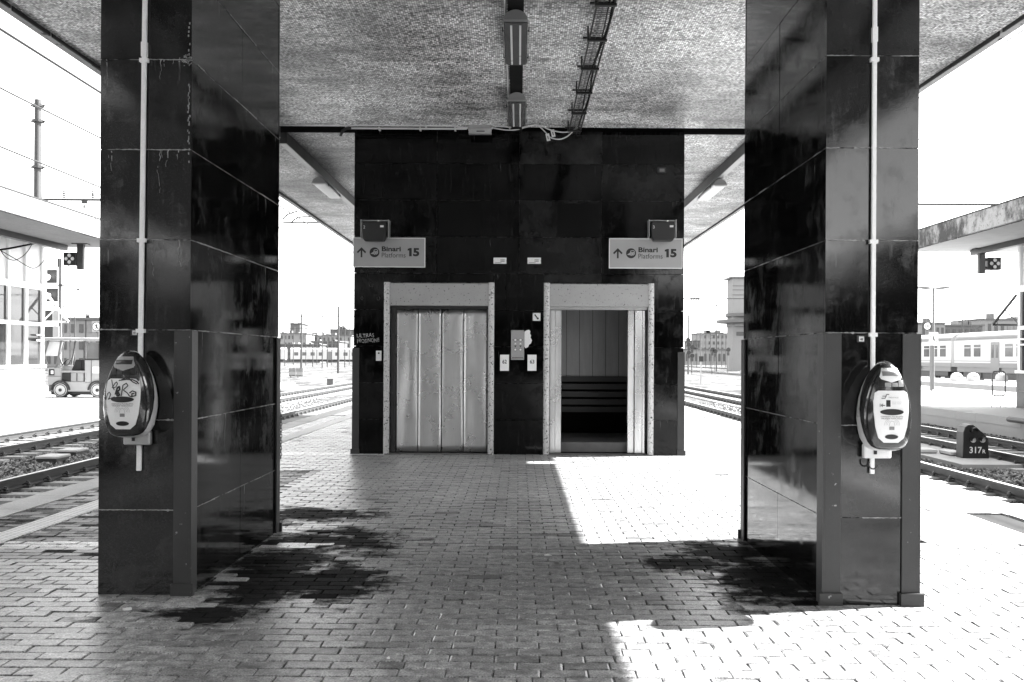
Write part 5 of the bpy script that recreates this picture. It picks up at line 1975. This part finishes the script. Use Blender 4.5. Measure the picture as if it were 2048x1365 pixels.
g = thing('insulator_set', 'cluster of insulators on the upper cross wire right of the lift', 'insulator', at(1388, 600, 100))
c_ = at(1389, 597, 100)
m = MB()
for q in range(5):
    m.cyl((c_.x - .4 + q * .2, 100, c_.z - .1), (c_.x - .3 + q * .2, 100, c_.z - .1), .22, n=8)
m.cyl((c_.x, 100, c_.z), (c_.x, 100, c_.z + .8), .05, n=6)
m.build('discs', 'steel_dark', g, fix=False)

# T-shaped far lamp posts right of the lift
for lab, x, y0, y1, d, hw in (('small T-shaped lamp post far off right of the lift', 1401.5, 662, 745, 100, .75),):
    p_ = at(x, y0, d)
    g = thing('lamp_post', lab, 'lamp post', (p_.x, d, -.5), 'double-armed lamp posts')
    MB().cyl((p_.x, d, -.5), (p_.x, d, p_.z), .05, n=8).build('pole', 'pole_grey', g)
    for s in (-1, 1):
        B(*sorted((p_.x + s * .05, p_.x + s * hw)), d - .1, d + .1, p_.z - .02, p_.z + .06).build('lamp_head', 'steel_dark', g)

# dark signal on a post right of the lift
d = 75
p_ = at(1402, 718, d)
g = thing('shunting_signal', 'dark box on a short post far off right of the lift', 'signal', (p_.x, d, -.5))
B(p_.x - .05, p_.x + .05, d, d + .1, -.5, p_.z - .2).build('post', 'galvanised', g)
B(p_.x - .18, p_.x + .18, d - .1, d + .15, p_.z - .22, p_.z + .2).build('box', 'signal_black', g)

# signals on the masts right of the lift
for j, (x, y) in enumerate(((1376, 680), (1377, 690), (1384, 695), (1384, 712), (1377, 706), (1424, 700), (1430, 703), (1456, 700))):
    d = 118
    p_ = at(x, y, d)
    g = thing('yard_signal', ['highest of the small signals right of the lift', 'second small signal below the highest, right of the lift', 'small round signal on the thinner far mast', 'lowest long signal on the thinner far mast', 'small square signal low on the first far mast', 'small signal left of the tall thin mast', 'small signal touching the tall thin mast', 'small signal near the right pillar in the far yard'][j], 'signal', (p_.x, d, p_.z - .3), 'small signals in the far yard')
    MB().cyl((p_.x, d - .2, p_.z), (p_.x, d, p_.z), .28, n=12).build('disc', 'signal_black', g)
    B(p_.x - .15, p_.x + .15, d - .15, d, p_.z - .7, p_.z - .3).build('box', 'steel_paint', g)
    MB().cyl((p_.x, d + .05, -.5), (p_.x, d + .05, p_.z), .05, n=6).build('post', 'pole_grey', g)

# striped barrier far left
d = 88
a, b = at(578, 751, d), at(607, 737, d)
g = thing('striped_barrier', 'low striped barrier boards far off beside the left pillar', 'barrier', ((a.x + b.x) / 2, d, -.5))
for j in range(2):
    xa = a.x + j * (b.x - a.x) / 2
    xb = xa + (b.x - a.x) / 2 - .04
    B(xa, xb, d, d + .06, -.4, b.z).build('board', 'bezel_grey', g)
    for z in (b.z - .12, b.z - .3, -.35):
        for q in range(5):
            x = xa + q * (xb - xa) / 5
            B(x + .01, x + (xb - xa) / 10, d - .02, d - .003, z, z + .1).build('stripe', 'ink', g)
    B(xa + .1, xa + .16, d + .07, d + .3, -.5, b.z - .2).build('leg', 'steel_dark', g)


# ------------------------------------------------------------------ far buildings
def building(label, x0, x1, d, z1, nx, nz, wall='far_wall', roof=0.3, dep=14, wz=(1.3, 1.6)):
    g = thing('far_building', label, 'building', ((x0 + x1) / 2, d, -.5), 'buildings on the skyline')
    B(x0, x1, d, d + dep, -.5, z1).build('wall', wall, g)
    B(x0 - .4, x1 + .4, d - .4, d + dep + .4, z1, z1 + roof).build('roof', 'far_wall_grey', g)
    for q in range(max(2, nx // 2)):
        w_ = (x1 - x0) * rng.uniform(.03, .1)
        xx = rng.uniform(x0, x1 - w_)
        B(xx, xx + w_, d + 1, d + 4, z1 + roof, z1 + roof + rng.uniform(.02, .10) * (z1 + 3)).build('rooftop_unit', 'far_wall' if q % 2 else 'pole_grey', g)
    if nx and nz:
        fw, fh = (x1 - x0) / nx, (z1 + .5) / nz
        me = B(-fw * .23, fw * .23, -.12, -.01, fh * .25, fh * .75).mesh('window', (0, 0, 0))
        me.materials.append(M['far_window'])
        me2 = me.copy()
        me2.materials[0] = M['far_blind']
        for i in range(nx):
            for j in range(nz):
                if rng.random() < .08:
                    continue
                o = link('window', me if rng.random() < .75 else me2, None, g)
                o.location = (x0 + (i + .5) * fw - ORG[g].x, d - ORG[g].y, -.5 + j * fh - ORG[g].z)
    return g


def bl(label, px0, px1, py, d, nx, nz, **k):
    a, b = at(px0, py, d), at(px1, py, d)
    return building(label, a.x, b.x, d, a.z, nx, nz, **k)


bl('wide grey block low on the skyline between the left pillar and the masts', 540, 640, 690, 290, 14, 3, wall='far_wall_grey')
bl('terraced grey block behind the lift on its left side', 660, 720, 660, 380, 8, 5, wall='far_wall_grey')
bl('broad pale building far left of the lift, behind the masts', 560, 612, 668, 330, 7, 4)
bl('stepped grey block on top of the skyline beside the left pillar', 580, 600, 648, 360, 3, 3, wall='far_wall_grey')
bl('low pale hall with a grey front far left of the lift', 622, 678, 684, 300, 8, 2, wall='far_wall_grey')
bl('long pale building behind the grey hall', 612, 702, 672, 345, 11, 4)
bl('pale house front at the far left above the tractor roof', 121, 205, 640, 120, 5, 3, wz=(1, 1))
bl('second pale house behind the tractor, lower and farther', 60, 150, 665, 140, 6, 2)
bl('long pale block on the skyline right of the lift', 1398, 1500, 668, 320, 12, 5)
bl('small grey house on the skyline right of the lift', 1384, 1400, 683, 300, 3, 3, wall='far_wall_grey')
bl('low pale houses behind the right lamp post', 1842, 1890, 648, 210, 5, 3)
bl('low grey houses behind the train roof', 1890, 1965, 652, 220, 6, 3, wall='far_wall_grey')
bl('pale block behind the train near the right kiosk', 1960, 2050, 640, 240, 7, 3)
bl('long low pale wall of sheds between the right pillar and the lift', 1360, 1490, 700, 280, 14, 1)

# control tower with curved roofs right of the lift
d = 150
a, b = at(1465, 650, d), at(1500, 557, d)
g = thing('control_tower', 'pale concrete tower with curved balconies beside the right pillar', 'tower', ((a.x + b.x) / 2, d, -.5))
B(a.x, b.x + 1.2, d, d + 4, -.5, b.z).build('shaft', 'far_wall', g)
B(a.x - .5, b.x + 1.6, d - .3, d + 4.3, b.z, b.z + .25).build('roof', 'pole_grey', g)
for y in (572, 580, 590):
    z = at(1470, y, d).z
    B(a.x - .02, b.x + 1.2, d - .03, d, z - .06, z + .02).build('string_course', 'steel_paint', g)
for y, w_, mt in ((630, 3.6, 'pole_grey'), (643, 5.0, 'pole_grey'), (650, 3.4, 'far_wall')):
    z = at(1470, y, d).z
    cx_ = b.x + .2
    n = 18
    pts = [(cx_ + w_ * math.cos(R(90 + 180 * k / n)) * 1.0, d + 2 - w_ * math.sin(R(90 + 180 * k / n)) * .0 - w_ * .0) for k in range(n + 1)]
    m = MB()
    for zz in (z - .25, z + .25):
        m.v += [(cx_ + w_ * math.cos(R(180 + 360 * k / 24)), d + 2 + w_ * math.sin(R(180 + 360 * k / 24)), zz) for k in range(24)]
    m.f = [(k, (k + 1) % 24, 24 + (k + 1) % 24, 24 + k) for k in range(24)] + [tuple(range(23, -1, -1)), tuple(range(24, 48))]
    m.build('balcony', mt, g)
B(a.x + .6, a.x + 2.2, d - .05, d - .01, at(1470, 672, d).z, at(1470, 664, d).z).build('window', 'far_window', g)
